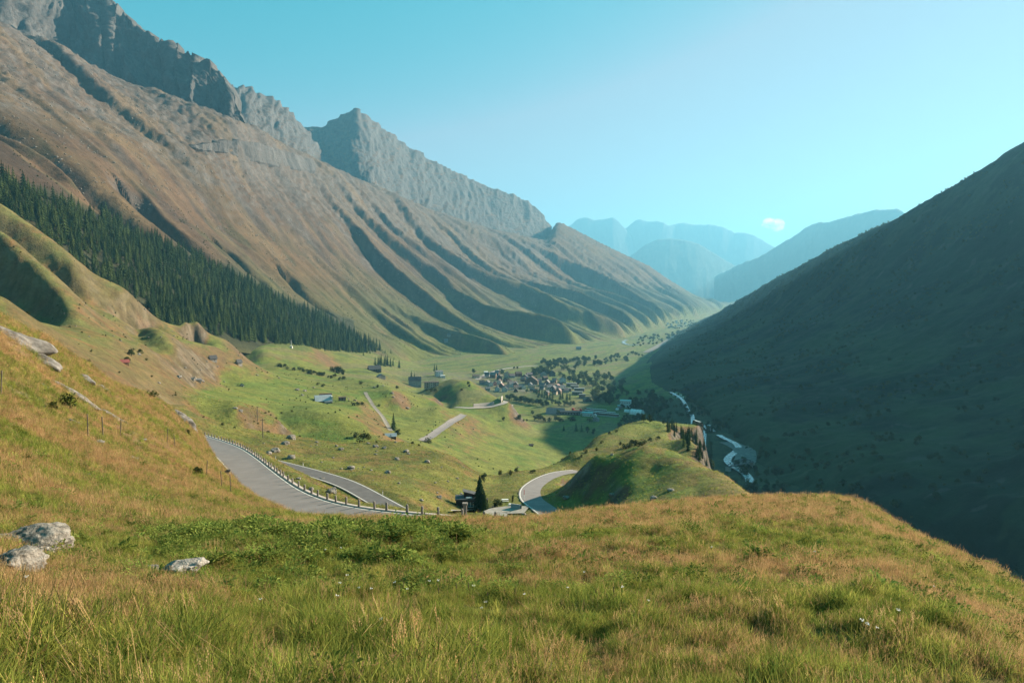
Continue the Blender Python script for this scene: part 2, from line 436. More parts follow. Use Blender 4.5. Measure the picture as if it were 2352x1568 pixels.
CW((1375, 520, -150), (1430, 580, -160), (1480, 620, -165), (1540, 640, -170), (1610, 640, -180), (1640, 560, -178), (1650, 450, -160), (1660, 380, -140), (1640, 330, -100), (1700, 330, -130), (1730, 280, -112), (1640, 1010, -202), (1480, 850, -200), (1400, 700, -192), (1300, 500, -150))
CW((1900, 110, -62), (2352, 110, -72), (1900, 300, -140), (2352, 300, -160), (3300, 110, -75), (3300, 300, -150), (1800, 450, -170), (3300, 700, -100), (2200, 450, -168))
# spurs on the left below the forest
CL((-60, 520, 735), (0, 560, 700), (60, 612, 665), (120, 672, 625), (180, 730, 578), (230, 760, 560))
CL((-60, 600, 710), (0, 640, 675), (60, 690, 641), (120, 736, 603))
C((0, 680, 400), (100, 745, 440), (250, 775, 500), (330, 790, 560))
CL((-60, 450, 885), (0, 490, 860), (60, 532, 830), (130, 587, 790), (165, 622, 765), (200, 668, 745), (260, 702, 760), (330, 731, 790), (400, 749, 830), (470, 766, 870), (520, 781, 900))
CL((-60, 500, 862), (20, 545, 830), (60, 575, 808), (120, 632, 770), (190, 700, 728), (300, 752, 700), (400, 777, 760), (500, 797, 830))
CL((318, 778, 690), (355, 763, 648), (380, 778, 628), (402, 797, 616))
CL((322, 790, 626), (350, 794, 616), (385, 803, 604))
CW((0, 990, 75), (130, 960, 22), (260, 950, -30), (400, 970, -62), (520, 1000, -74), (600, 1080, -90))
C((640, 795, 1180), (720, 805, 1270), (800, 820, 1400), (960, 838, 1850))
ctrl_a = np.array(ctrl)
def rbf_fit(pts):
    a = np.arctan2(pts[:, 0], pts[:, 1]); r = np.hypot(pts[:, 0], pts[:, 1]); s = pts[:, 2] / r
    q = np.stack([a / 0.10, np.log(r) / 0.28], 1)
    keep = [0]
    for i in range(1, len(q)):
        if np.min(np.sum((q[keep] - q[i]) ** 2, 1)) > 0.03 ** 2: keep.append(i)
    q, s = q[keep], s[keep]
    D = np.sqrt(np.sum((q[:, None] - q[None]) ** 2, 2) + 0.06 ** 2)
    n = len(q)
    A = np.zeros((n + 3, n + 3)); A[:n, :n] = -D - np.eye(n) * -0.004
    Pm = np.concatenate([np.ones((n, 1)), q], 1); A[:n, n:] = Pm; A[n:, :n] = Pm.T
    w = np.linalg.solve(A, np.concatenate([s, np.zeros(3)]))
    return q, w
def rbf_eval(q, w, a, lr):
    x = np.stack([a.ravel() / 0.10, lr.ravel() / 0.28], 1)
    out = np.empty(len(x)); n = len(q)
    for k in range(0, len(x), 20000):
        b = x[k:k + 20000]
        d = np.sqrt((b[:, None, 0] - q[None, :, 0]) ** 2 + (b[:, None, 1] - q[None, :, 1]) ** 2 + 0.06 ** 2)
        out[k:k + 20000] = -d @ w[:n] + w[n] + b @ w[n + 1:]
    return out.reshape(a.shape)
g_az = np.concatenate([AZ(-48, -38.5, 0.5), AZ(-38, 38, 0.1), AZ(38.5, 62, 0.5)])
g_lr = np.concatenate([np.linspace(math.log(48), math.log(3200), 560), np.linspace(math.log(3200), math.log(26000), 60)[1:]])
ca = np.linspace(g_az[0], g_az[-1], 520); cl = np.linspace(g_lr[0], g_lr[-1], 560)
q_, w_ = rbf_fit(ctrl_a)
S = rbf_eval(q_, w_, *np.meshgrid(ca, cl, indexing='ij'))
fi = (g_az - ca[0]) / (ca[1] - ca[0]); fj = (g_lr - cl[0]) / (cl[1] - cl[0])
i0 = np.clip(fi.astype(int), 0, 518); j0 = np.clip(fj.astype(int), 0, 558); ti = (fi - i0)[:, None]; tj = (fj - j0)[None]
Sg = (S[i0][:, j0] * (1 - tj) + S[i0][:, j0 + 1] * tj) * (1 - ti) + (S[i0 + 1][:, j0] * (1 - tj) + S[i0 + 1][:, j0 + 1] * tj) * ti
rg = np.exp(g_lr)[None] * np.ones((len(g_az), 1))
zg = Sg * rg
# beyond the surveyed floor: a gently falling plain
floor_far = np.interp(rg, [2000, 3000, 5000, 9000, 26000], [-212, -233, -254, -272, -300])
zg = np.where(rg > 2400, zg + (np.minimum(floor_far, floor_far) - zg) * sstep(2600, 3600, rg), zg)
G2 = Layer(g_az, rg, zg)
gx, gy, gr = G2.V[..., 0], G2.V[..., 1], G2.r
sl = np.clip(np.abs(np.gradient(G2.z, axis=1) / np.gradient(G2.r, axis=1)), 0, 1.2)
dzg = (0.55 + 2.2 * sl) * fbm2(gx / 16, gy / 16, 3, 21) * sstep(60, 140, gr) + (0.8 + 4.5 * sl) * fbm2(gx / 60, gy / 60, 3, 23) * sstep(250, 500, gr) * (1 - 0.8 * sstep(900, 1300, gr))
rough_spur = np.exp(-((np.degrees(np.arctan2(gx, gy)) + 33) / 8) ** 2) * sstep(420, 600, gr) * (1 - sstep(800, 1000, gr))
dzg = dzg + rough_spur * (6 * fbm2(gx / 80, gy / 80, 4, 25) + 1.5 * (1 - 2 * np.abs(noise2(gx / 38, gy / 38, 26))))
floorm = sstep(700, 900, gr) * (1 - sstep(-190, -170, G2.z))
dzg = dzg * (1 - 0.85 * floorm)
G2.V[..., 2] += dzg; G2.upd()
def carve(L, paths, inner, fall, drop=0.25, only_lower=False, rmax=340, side_drop=0.0):
    x, y = L.V[..., 0], L.V[..., 1]
    for path in paths:
        lo, hi = path[:, :2].min(0) - fall - inner, path[:, :2].max(0) + fall + inner
        m = np.nonzero((x > lo[0]) & (x < hi[0]) & (y > lo[1]) & (y < hi[1]))
        if len(m[0]) == 0: continue
        px = np.stack([x[m], y[m]], 1)
        d = np.empty(len(px)); zi = np.empty(len(px))
        for k in range(0, len(px), 20000):
            dd = np.sum((px[k:k + 20000, None] - path[None, :, :2]) ** 2, 2); j = dd.argmin(1)
            d[k:k + 20000] = np.sqrt(dd[np.arange(len(j)), j]); zi[k:k + 20000] = path[j, 2]
        t = 1 - sstep(inner, inner + fall, d)
        z = L.V[..., 2][m]; tgt = zi - drop
        nz = z + (tgt - z) * t
        if only_lower: nz = np.minimum(z, nz)
        V2 = L.V[..., 2]; V2[m] = nz
    L.upd()
carve(G2, [up_mid[::2]], ROADW / 2 + 1.6, 5, 0.22)
carve(G2, [low_mid[::2]], 4.4, 6, 0.22)
carve(G2, [hp_mid[::2]], 4.6, 16, 0.22)
carve(L1, [up_mid[::2]], ROADW / 2 + 1.3, 3.0, 0.25, only_lower=True)

# ------------------------------------------------------------------ M: the mountain wall on the left and the rock massifs
F_DIR = (0.913, -0.408); A_DIR = (0.408, 0.913)      # down the fall line, along the valley
w_az = np.concatenate([AZ(-52, -38.5, 0.5), AZ(-38, 20.5, 0.1)])
c1 = [P(*p) for p in ((-600, 560, 900), (-300, 560, 900), (0, 560, 900), (200, 700, 900), (430, 772, 950), (640, 803, 1150), (800, 830, 1400), (960, 845, 1850), (1150, 842, 2060), (1300, 812, 2600), (1420, 790, 3200), (1550, 747, 5000), (1660, 722, 8000), (1750, 706, 10000))]
c1 = [(x, y, z - 12) for x, y, z in c1]
c2 = [P(*p) for p in ((-600, 300, 1100), (-300, 360, 1100), (0, 400, 1120), (120, 440, 1190), (250, 500, 1290), (400, 560, 1420), (530, 610, 1560), (650, 680, 1720), (760, 722, 1880), (870, 775, 2030), (1000, 790, 2200), (1150, 805, 2330), (1300, 775, 2850), (1420, 757, 3500), (1550, 722, 5300), (1660, 708, 8200), (1750, 697, 10100))]
c3 = [P(*p) for p in ((-600, 150, 1550), (0, 275, 1550), (250, 400, 1600), (500, 520, 1900), (700, 600, 2200), (900, 665, 2550), (1100, 710, 2950), (1300, 715, 3500), (1450, 707, 4500), (1560, 702, 5900), (1660, 702, 8400), (1750, 690, 10200))]
c4 = [P(*p) for p in ((-600, 40, 1950), (0, 170, 2000), (250, 270, 2100), (500, 370, 2250), (700, 450, 2750), (900, 530, 3300), (1100, 600, 3900), (1300, 640, 4700), (1450, 655, 5600), (1560, 675, 6900), (1660, 699, 8600), (1750, 685, 10300))]
c5 = [P(*p) for p in ((-600, -20, 2600), (0, 95, 2700), (100, 135, 2950), (140, 152, 3050), (250, 200, 2950), (400, 240, 2750), (530, 278, 2600), (570, 292, 2750), (640, 335, 3200), (730, 377, 3600), (850, 432, 4100), (1000, 492, 4700), (1130, 531, 5300), (1255, 556, 5900), (1280, 513, 6900), (1330, 537, 7200), (1380, 562, 7300), (1440, 590, 7500), (1490, 612, 7700), (1530, 640, 8000), (1570, 664, 8300), (1600, 681, 8600), (1660, 708, 9300), (1750, 712, 10500))]
c6 = [(x * 1.12, y * 1.12, z * 1.0 - 120) for x, y, z in c5]
M1 = loft([c1, c2, c3, c4, c5, c6], w_az, [110, 110, 90, 70, 12], sig=[6, 6, 8, 8, 2, 2])
def ribs(L, x, y, z):
    v = A_DIR[0] * x + A_DIR[1] * y; p = F_DIR[0] * x + F_DIR[1] * y
    amp = 0
    for lam, A, sd, rise in ((300, 84, 31, 0.16), (115, 19, 37, 0.2), (38, 4.5, 41, 0.25)):
        vw = v + lam * 0.45 * noise2(p / (lam * 1.6), v / (lam * 2.2), sd) + lam * 0.5 * noise2(v / (lam * 1.7), p * 0 + 3, sd + 1) - 0.10 * p
        ph = vw / lam; c = np.floor(ph); f = ph - c
        g = np.where(f < rise, sstep(0, rise, f), 1 - np.clip((f - rise) / (1 - rise), 0, 1) ** 0.8)
        def amp_of(cc):
            h1 = (_h(cc, cc * 0, np.int64(3), sd) / 4294967296.0)
            along = 0.5 + 0.9 * noise2(p / (lam * 2.0), cc * 7.7 + 0.5, sd + 5)
            return (0.35 + 0.9 * h1) * np.clip(along + 0.15, 0.2, 1.2)
        a0 = amp_of(c); a1 = amp_of(c + 1)
        aa = a0 + (a1 - a0) * sstep(0.75, 1, f) * 0
        amp = amp + A * aa * g
    return amp
wx, wy, wz = [M1.V[..., k] for k in range(3)]
tj = np.linspace(0, 1, wx.shape[1])[None] * np.ones((wx.shape[0], 1))
azd = np.degrees(np.arctan2(wx, wy))
up = sstep(0.30, 0.42, tj) * (1 - sstep(0.90, 0.965, tj))
wgt = sstep(-18, -9, azd)
up = wgt * sstep(0.05, 0.34, tj) * (1 - sstep(0.80, 0.968, tj)) + (1 - wgt) * up * 0.5
near_w = 1 - 0.45 * sstep(6000, 8500, M1.r)

rib = ribs(M1, wx, wy, wz)
M1.V[..., 2] += up * (rib - 26) * near_w
# a deep hollow and its shaded edge above the forest
for (pts, wdt, dep) in (([(-60, 300, 1640), (0, 318, 1600), (100, 345, 1540), (190, 375, 1490), (250, 412, 1440), (290, 440, 1400)], 150, 64), ([(310, 455, 1620), (380, 490, 1560), (470, 560, 1500), (492, 575, 1500)], 80, 48),
                        ([(520, 585, 1750), (560, 612, 1700), (590, 632, 1690)], 60, 36), ([(665, 640, 1950), (690, 672, 1900), (740, 700, 1880)], 62, 40)):
    pa = catmull([P(*q) for q in pts], 12.0)
    m = np.nonzero((wx > pa[:, 0].min() - 400) & (wx < pa[:, 0].max() + 400) & (wy > pa[:, 1].min() - 400) & (wy < pa[:, 1].max() + 400))
    pv = np.stack([wx[m], wy[m]], 1)
    dd = np.sqrt(((pv[:, None] - pa[None, :, :2]) ** 2).sum(2)); j = dd.argmin(1); d = dd[np.arange(len(j)), j]
    sv = (pv - pa[j, :2]) @ np.array(A_DIR)          # behind the edge: positive
    cut = np.where(sv < 0, np.exp(-(d / (wdt * 0.55)) ** 2), np.exp(-(d / (wdt * 0.26)) ** 2))
    Z = M1.V[..., 2]; Z[m] -= dep * cut
M1.upd()
wx, wy, wz = [M1.V[..., k] for k in range(3)]
hi = sstep(0.62, 0.86, tj) * (1 - sstep(0.955, 0.97, tj))
blk = ridge3(wx / 70, wy / 70, wz / 70, 4, 51)
displace(M1, hi * (7 * blk + 6 * noise3(wx / 20, wy / 20, wz / 20, 53) + 3.5 * noise3(wx / 9, wy / 9, wz / 9, 54)) + (2.6 * fbm2(wx / 45, wy / 45, 3, 55) + 3.0 * ridge3(wx / 75, wy / 75, wz / 75, 3, 57)) * sstep(0.02, 0.08, tj) * (1 - sstep(0.955, 0.97, tj)))

def rock(base, sky, az, counts=(90, 30), amp=40, sc=150, seed=1, back=1.15, vert=0.35, mids=None, jag=1.0, bsig=3, fine=True):
    """a rock massif: base line, skyline, and the far side going down"""
    bk = [(x * back, y * back, z - 0.22 * math.hypot(x, y) * (back - 1) * 6) for x, y, z in sky]
    cs = [base] + (mids or []) + [sky, bk]
    L = loft(cs, az, [counts[0] // (len(cs) - 2)] * (len(cs) - 2) + [counts[1]], sig=[bsig] + [2] * len(mids or []) + [0.7, 3], cubic=False)
    x, y, z = [L.V[..., k].copy() for k in range(3)]
    nrow = x.shape[1]
    fb = sstep(0, 0.12, np.linspace(0, 1, nrow))[None]
    u = np.arctan2(x, y) * np.median(L.r)                       # along the face
    wv = 0.5 * noise2(u / (sc * 2.2), z / (sc * 2.2), seed + 7)
    f, a_k, tot = 0, 1.0, 0
    for k in range(6):                                         # ribs and couloirs running down the face
        f = f + a_k * (1 - 2.2 * np.abs(noise2(u * 2 ** k / sc + wv, z * 2 ** k * vert / sc, seed + 13 * k))); tot += a_k; a_k *= 0.62
    f = amp * f / tot * 1.5 + amp * 0.25 * fbm2(u / (sc * .5), z / (sc * .3), 4, seed + 3)
    displace(L, f * fb)
    # broken skyline
    L.V[..., 2] += jag * amp * 0.55 * (np.exp(-((np.arange(nrow) - counts[0] // (len(cs) - 2) * (len(cs) - 2)) / 7.0) ** 2))[None] * (0.4 - 1.6 * np.abs(noise2(np.degrees(az) * 1.7, az * 0, seed + 9)))[:, None]
    L.upd()
    return L
M2 = rock([P(X, Y + 22, r) for X, Y, r in ((-700, -40, 2700), (-100, 95, 2700), (0, 100, 2720), (100, 135, 2960), (140, 152, 3040), (250, 200, 2940), (400, 240, 2740), (530, 278, 2590), (580, 300, 2600))],
          [P(*p) for p in ((-700, -250, 3000), (-150, -150, 3100), (0, -90, 3200), (100, -40, 3350), (170, -22, 3400), (205, -6, 3330), (225, -2, 3300), (236, 12, 3290), (248, 4, 3260), (256, 22, 3250), (275, 42, 3230), (300, 58, 3200), (320, 76, 3150), (345, 92, 3100), (366, 112, 3060), (378, 118, 3050), (384, 105, 3050), (388, 99, 3050), (396, 112, 3040), (410, 128, 3020), (420, 124, 3000), (430, 117, 2980), (440, 130, 2960), (455, 142, 2920), (468, 144, 2900), (480, 160, 2880), (492, 176, 2850), (505, 198, 2830), (515, 214, 2800), (525, 230, 2760), (540, 262, 2700), (560, 292, 2650), (580, 318, 2640))],
          np.concatenate([AZ(-60, -38.2, 0.4), AZ(-38, -21.5, 0.08)]), (150, 24), 36, 90, 61, vert=0.25)
M2b = rock([P(X, Y + 15, r) for X, Y, r in ((-80, 70, 2450), (0, 100, 2480), (60, 128, 2520), (110, 148, 2560), (145, 156, 2600), (155, 158, 2620))],
           [P(*p) for p in ((-80, 30, 2700), (-20, 50, 2700), (20, 72, 2700), (42, 66, 2700), (56, 61, 2700), (70, 70, 2715), (92, 88, 2730), (110, 100, 2740), (130, 122, 2745), (142, 148, 2750), (155, 165, 2750))],
           AZ(-40, -32.9, 0.08), (70, 20), 22, 60, 71, vert=0.2)
def on_wall(X, Y, d):
    a, e = ray(X, Y); q = M1.hit(a, e); q = (q or 2900) + d
    return (q * math.sin(a), q * math.cos(a), q * e)
_b = [(440, 347), (500, 354), (560, 372), (620, 388), (680, 396), (728, 399)]; _t = [(440, 340), (500, 326), (545, 322), (590, 330), (640, 344), (690, 358), (715, 372), (728, 394)]
_bp = [on_wall(X, Y, 14) for X, Y in _b]
_tp = []
for X, Y in _t:
    b0 = float(np.interp(X, [q[0] for q in _b], [math.hypot(q[0], q[1]) for q in _bp])); t0 = math.hypot(*on_wall(X, Y, 0)[:2])
    _tp.append(P(X, Y, b0 + 0.45 * max(t0 - b0, 10)))
M2c = rock(_bp, _tp, AZ(-25.2, -15.9, 0.08), (60, 16), 13, 60, 75, vert=0.14, jag=0.4, back=1.05)
M3 = rock([P(*p) for p in ((490, 310, 3400), (560, 315, 3500), (640, 352, 3700), (700, 380, 3850), (735, 400, 4000))],
          [P(*p) for p in ((490, 195, 4000), (520, 201, 4100), (545, 200, 4150), (556, 202, 4150), (570, 206, 4200), (590, 218, 4230), (607, 220, 4260), (625, 234, 4300), (640, 241, 4340), (655, 254, 4370), (668, 268, 4400), (680, 277, 4430), (690, 287, 4460), (700, 304, 4500), (712, 322, 4540), (722, 335, 4580), (735, 362, 4600))],
          AZ(-24.5, -15.6, 0.08), (90, 20), 28, 90, 81, vert=0.25)
M4 = rock([P(X, Y + 20, r) for X, Y, r in ((660, 360, 4900), (690, 370, 4800), (780, 400, 4500), (860, 434, 4350), (950, 470, 4800), (1060, 510, 5200), (1130, 532, 5500), (1215, 552, 5900), (1275, 565, 6150), (1300, 575, 6300))],
          [P(*p) for p in ((660, 296, 6000), (685, 296, 5900), (700, 297, 5800), (740, 294, 5600), (755, 285, 5500), (770, 274, 5400), (785, 268, 5320), (800, 259, 5250), (812, 254, 5210), (820, 253, 5200), (830, 262, 5230), (840, 268, 5270), (860, 284, 5340), (880, 299, 5420), (900, 312, 5480), (915, 324, 5530), (940, 342, 5600), (960, 350, 5650), (978, 364, 5700), (990, 371, 5740), (1020, 384, 5800), (1040, 396, 5880), (1060, 404, 5950), (1080, 414, 6000), (1100, 424, 6080), (1130, 434, 6150), (1150, 440, 6200), (1180, 450, 6300), (1200, 460, 6380), (1216, 469, 6430), (1230, 480, 6480), (1245, 496, 6530), (1255, 508, 6560), (1266, 528, 6590), (1275, 545, 6600), (1284, 562, 6620), (1300, 590, 6650))],
          AZ(-18, 4.6, 0.08), (110, 20), 24, 120, 91, vert=0.3, jag=0.7)
# far ranges
def far(name_pts, base, az, amp, sc, seed, counts=(50, 14)):
    return rock([P(*p) for p in base], [P(*p) for p in name_pts], az, counts, amp, sc, seed, back=1.2, jag=0.5)
F1 = far([(1270, 540, 20500), (1312, 518, 20500), (1328, 505, 20500), (1342, 500, 20500), (1366, 507, 20500), (1385, 505, 20500), (1408, 501, 20500), (1422, 512, 20500), (1435, 528, 20500), (1470, 570, 20500)], [(1270, 700, 18000), (1470, 700, 18000)], AZ(2.5, 11.2, 0.08), 36, 700, 101)
F2 = far([(1400, 550, 21000), (1435, 528, 21000), (1452, 514, 21000), (1462, 506, 21000), (1470, 505, 21000), (1478, 508, 21000), (1497, 511, 21000), (1508, 509, 21000), (1521, 512, 21000), (1536, 520, 21000), (1550, 517, 21400), (1569, 514, 21400), (1590, 517, 21400), (1608, 517, 21400), (1641, 518, 21400), (1667, 526, 21400), (1686, 535, 21400), (1706, 536, 21400), (1725, 538, 21400), (1749, 551, 21400), (1776, 569, 21400), (1820, 600, 21400)], [(1400, 700, 18600), (1820, 700, 18600)], AZ(8, 23, 0.08), 40, 800, 111)
F3 = far([(1380, 640, 16800), (1440, 596, 16800), (1480, 566, 16800), (1510, 552, 16800), (1545, 548, 16800), (1600, 560, 16800), (1640, 584, 16800), (1690, 612, 16800), (1740, 645, 16800), (1780, 668, 16520), (1820, 700, 16239)], [(1380, 712, 14419), (1600, 712, 14280), (1820, 716, 14280)], AZ(7.5, 23, 0.08), 32, 700, 121)
F4 = far([(1640, 640, 13775), (1690, 611, 13775), (1725, 600, 13775), (1760, 584, 13630), (1786, 566, 13485), (1815, 548, 13340), (1842, 531, 13050), (1862, 520, 13050), (1880, 512, 13050), (1905, 511, 12905), (1940, 501, 12760), (1975, 492, 12615), (2000, 485, 12470), (2030, 483, 12470), (2060, 482, 12470), (2085, 493, 12325), (2130, 520, 12180), (2250, 600, 12035)], [(1640, 716, 12180), (1800, 716, 11455), (2250, 716, 11020)], AZ(16.5, 34.5, 0.08), 36, 700, 131)

# ------------------------------------------------------------------ R1: the shaded mountain on the right
r_az = np.concatenate([AZ(10.5, 38, 0.1), AZ(38.5, 78, 0.6)])
r0 = [P(X, Y, z=z) for X, Y, z in ((1440, 960, -214), (1500, 930, -216), (1560, 915, -216), (1600, 950, -213), (1690, 1035, -208), (1730, 1090, -204), (1760, 1140, -200), (1900, 1235, -192), (2352, 1420, -188))] + [W(3000, 300, -190), W(6000, 300, -190)]
ra = [P(*p) for p in ((1440, 885, 1600), (1470, 880, 1650), (1540, 855, 1700), (1600, 880, 1450), (1700, 965, 1040), (1800, 1050, 800), (2000, 1110, 640), (2352, 1170, 550))] + [W(3000, 500, -130), W(6000, 500, -110)]
rb = [P(*p) for p in ((1440, 868, 1750), (1470, 865, 1790), (1540, 805, 2400), (1600, 795, 2200), (1700, 835, 1620), (1800, 870, 1330), (2000, 890, 1120), (2352, 900, 980))] + [W(3000, 960, -20), W(6000, 960, 60)]
rc = [P(*p) for p in ((1440, 862, 1820), (1470, 858, 1860), (1540, 788, 2850), (1600, 768, 3000), (1700, 745, 2500), (1800, 725, 2050), (2000, 690, 1700), (2352, 610, 1450))] + [W(3000, 1400, 200), W(6000, 1400, 250)]
rd = [P(*p) for p in ((1440, 860, 1880), (1470, 852, 1930), (1500, 815, 2350), (1540, 778, 3180), (1580, 752, 4100), (1620, 733, 4700), (1660, 712, 4700), (1700, 689, 3600), (1740, 665, 3150), (1800, 631, 2800), (1860, 600, 2580), (1920, 571, 2420), (1980, 545, 2300), (2030, 523, 2220), (2085, 494, 2150), (2150, 452, 2100), (2220, 421, 2050), (2290, 381, 2020), (2352, 345, 2000), (2500, 296, 1950), (2700, 250, 1900), (3000, 165, 1900), (3500, 10, 1950), (4500, -240, 2100), (6000, -500, 2300))]
re = [(x * 1.25, y * 1.25, z - 0.16 * math.hypot(x, y)) for x, y, z in rd]
R1 = loft([r0, ra, rb, rc, rd, re], r_az, [70, 70, 70, 70, 16], sig=[4, 6, 6, 6, 2, 3])
x, y, z = [R1.V[..., k].copy() for k in range(3)]
fade = sstep(0, 0.06, np.linspace(0, 1, x.shape[1]))[None]
displace(R1, fade * sstep(1460, 1600, 1176 + 1568 * CP * np.tan(np.clip(np.arctan2(x, y), -1.4, 1.4))) * (16 * fbm2(x / 260, y / 260, 3, 141) + 5 * ridge3(x / 70, y / 70, z / 70, 3, 143) + 2.0 * noise3(x / 12, y / 12, z / 12, 145)))
GROUND_LAYERS = [L1, G2, M1, R1]
def spot(X, Y, layers=None):
    """ground point seen at a survey sheet position"""
    a, e = ray(X, Y)
    best = None
    for L in (layers or GROUND_LAYERS):
        h = L.hit(a, e)
        if h is not None and (best is None or h < best[0]): best = (h, L)
    if best is None: return None
    q = best[0]
    return Vector((q * math.sin(a), q * math.cos(a), q * e))
def ground_z(x, y, layers=None):
    return max(L.ground(x, y) for L in (layers or GROUND_LAYERS))
# ------------------------------------------------------------------ colour of the land and the land meshes
def n01(x, y, s, seed, oct=3): return np.clip(0.5 + 0.9 * fbm2(x / s, y / s, oct, seed), 0, 1)
def steep(L):
    n = grid_normals(L.V); return np.sqrt(1 - n[..., 2] ** 2) / np.maximum(n[..., 2], 0.05)
def meadow_mix(x, y):
    """0 green .. 1 dry, in drifts a few metres across"""
    d = 0.55 * fbm2(x / 3.2, y / 2.2, 3, 201) + 0.6 * fbm2(x / 9.0, y / 6.0, 3, 203)
    return np.clip(0.5 + 1.15 * d, 0, 1)
def fg_dry(x, y):
    r = np.hypot(x, y); a = np.degrees(np.arctan2(x, y))
    t = meadow_mix(x, y)
    t = t + 0.35 * sstep(18, 32, r) * (1 - sstep(60, 80, r)) * sstep(-16, -4, a)          # dry crest
    t = t - 0.25 * (1 - sstep(5.5, 8, r)) - 0.25 * np.exp(-((r - 15) / 5) ** 2) * np.exp(-((a + 12) / 10) ** 2)
    t = t + 0.12 * sstep(30, 50, r) * (a < -14)
    return np.clip(t, 0, 1)
# L1
x, y, z = [L1.V[..., k] for k in range(3)]
t = fg_dry(x, y)
c = mixc(GREEN * 0.75 + 0 * x[..., None], DRY * 0.85, sstep(0.25, 0.8, t))
a_ = np.degrees(np.arctan2(x, y)); st = steep(L1)
rk = sstep(0.60, 0.80, n01(x, y, 9, 211, 4)) * sstep(34, 45, L1.r) * (a_ < -19) * (0.4 + 0.6 * sstep(0.45, 0.8, st))
c = mixc(c, ROCK * 1.1, np.clip(rk, 0, 1) * 0.35)
c = c * (0.72 + 0.5 * n01(x, y, 1.6, 213))[..., None]
MAT_FG = terrain_mat('meadow_ground', 6.0, 0.9, 0.45, 0.6, 9.0, 0.12)
tag(link('grassy_hill', grid_mesh('grassy_hill', L1.V, MAT_FG, c)), kind='structure')
# G2
x, y, z = [G2.V[..., k] for k in range(3)]; r = G2.r; a_ = np.degrees(np.arctan2(x, y)); st = steep(G2)
pat = n01(x, y, 120, 221); pat2 = n01(x, y, 38, 223); pat3 = n01(x, y, 9, 225)
c = mixc(GREEN * 1.05 + 0 * x[..., None], LUSH * 1.15, sstep(0.45, 0.8, pat2))
c = mixc(c, np.array([0.115, 0.14, 0.03]), sstep(0.5, 0.85, pat) * 0.6)
wild = np.maximum(sstep(0.34, 0.60, st + 0.25 * (pat2 - 0.5)), (1 - sstep(330, 470, r)) * (0.25 + 0.5 * sstep(0.4, 0.7, pat2)))
left = np.exp(-((a_ + 34) / 11) ** 2) * sstep(300, 420, r)
wild = np.clip(np.maximum(wild, left * sstep(-70, -45, z + 20 * (pat2 - 0.5)) * 0.95), 0, 1)
wcol = mixc(DRY * 0.72 + 0 * x[..., None], OLIVE, sstep(0.35, 0.65, pat3))
wcol = mixc(wcol, np.array([0.105, 0.105, 0.034]), left * sstep(0.3, 0.55, pat2) * 0.8)
wcol = mixc(wcol, BROWN, sstep(0.5, 0.8, st) * (0.8 - 0.4 * left))
fld = np.clip(0.5 + 1.1 * fbm2((x * 0.4 + y * 0.91) / 260, (x * 0.91 - y * 0.4) / 45, 3, 224), 0, 1)
c = mixc(c, np.array([0.125, 0.110, 0.048]), sstep(0.52, 0.72, fld) * sstep(700, 1100, r) * 0.75)
c = mixc(c, np.array([0.060, 0.075, 0.024]), (1 - sstep(0.22, 0.40, fld)) * sstep(900, 1300, r) * 0.7)
c = mixc(c, wcol, wild)
knoll = np.exp(-(((a_ - 11) / 7) ** 2)) * (r > 140) * (r < 215)
kb = (r > 140) * (r < 215) * (a_ > 2.5) * (a_ < 22)
c = mixc(c, DRY * 0.75, kb * np.clip(sstep(13.2, 15.5, a_) + (1 - sstep(2.2, 4.5, a_)) + sstep(0.6, 0.75, pat2), 0, 1) * (0.35 + 0.5 * pat3))
c = mixc(c, LUSH * 1.5, knoll * sstep(0.42, 0.62, pat3) * 0.75)
rkn = n01(x, y, 7, 229, 4)
c = mixc(c, mixc(np.array([0.045, 0.040, 0.032]) + 0 * c, np.array([0.15, 0.13, 0.11]), sstep(0.35, 0.7, rkn)), sstep(0.8, 1.2, st) * (0.85 - 0.65 * left))
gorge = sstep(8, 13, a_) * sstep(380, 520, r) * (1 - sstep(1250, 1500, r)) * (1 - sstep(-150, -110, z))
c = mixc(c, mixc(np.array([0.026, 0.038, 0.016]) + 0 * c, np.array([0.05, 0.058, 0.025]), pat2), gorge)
vill = np.exp(-(((x - 5 + 0.05 * y) / 130) ** 2 + ((y - 1480) / 130) ** 2))
c = mixc(c, np.array([0.12, 0.105, 0.085]), np.clip(vill * 1.5, 0, 0.6) * sstep(0.3, 0.6, pat3))
c = c * (0.72 + 0.4 * n01(x, y, 4, 227) + 0.18 * n01(x, y, 17, 228))[..., None]
MAT_G2 = terrain_mat('pasture', 0.45, 0.07, 0.48, 0.9, 0.35, 1.3)
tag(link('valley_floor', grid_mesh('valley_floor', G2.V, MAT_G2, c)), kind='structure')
# M1
x, y, z = [M1.V[..., k] for k in range(3)]; a_ = np.degrees(np.arctan2(x, y)); st = steep(M1)
v = A_DIR[0] * x + A_DIR[1] * y; p_ = F_DIR[0] * x + F_DIR[1] * y
streak = np.clip(0.5 + 1.0 * fbm2(v / 55, p_ / 420, 4, 231), 0, 1)
big = n01(x, y, 420, 233)
c = mixc(BROWN * 1.1 + 0 * x[..., None], HEATH, sstep(0.3, 0.7, 0.5 * streak + 0.5 * n01(x, y, 180, 232)) * 0.8)
c = mixc(c, DRY * 0.62, sstep(0.55, 0.8, big) * 0.55)
hgt = z + 60 * (streak - 0.5) + 90 * (big - 0.5)
c = mixc(c, np.array([0.092, 0.10, 0.034]), (1 - sstep(-120, 130, hgt)) * 0.85)
c = mixc(c, GREEN, (1 - sstep(-195, -130, hgt)) * 0.9)
scr = sstep(0.60, 0.90, tj + 0.35 * (n01(x, y, 160, 235, 4) - 0.5) + 0.2 * (streak - 0.5)) * (a_ < 3)
blkm = sstep(0.45, 0.75, n01(x, y, 26, 237, 4))
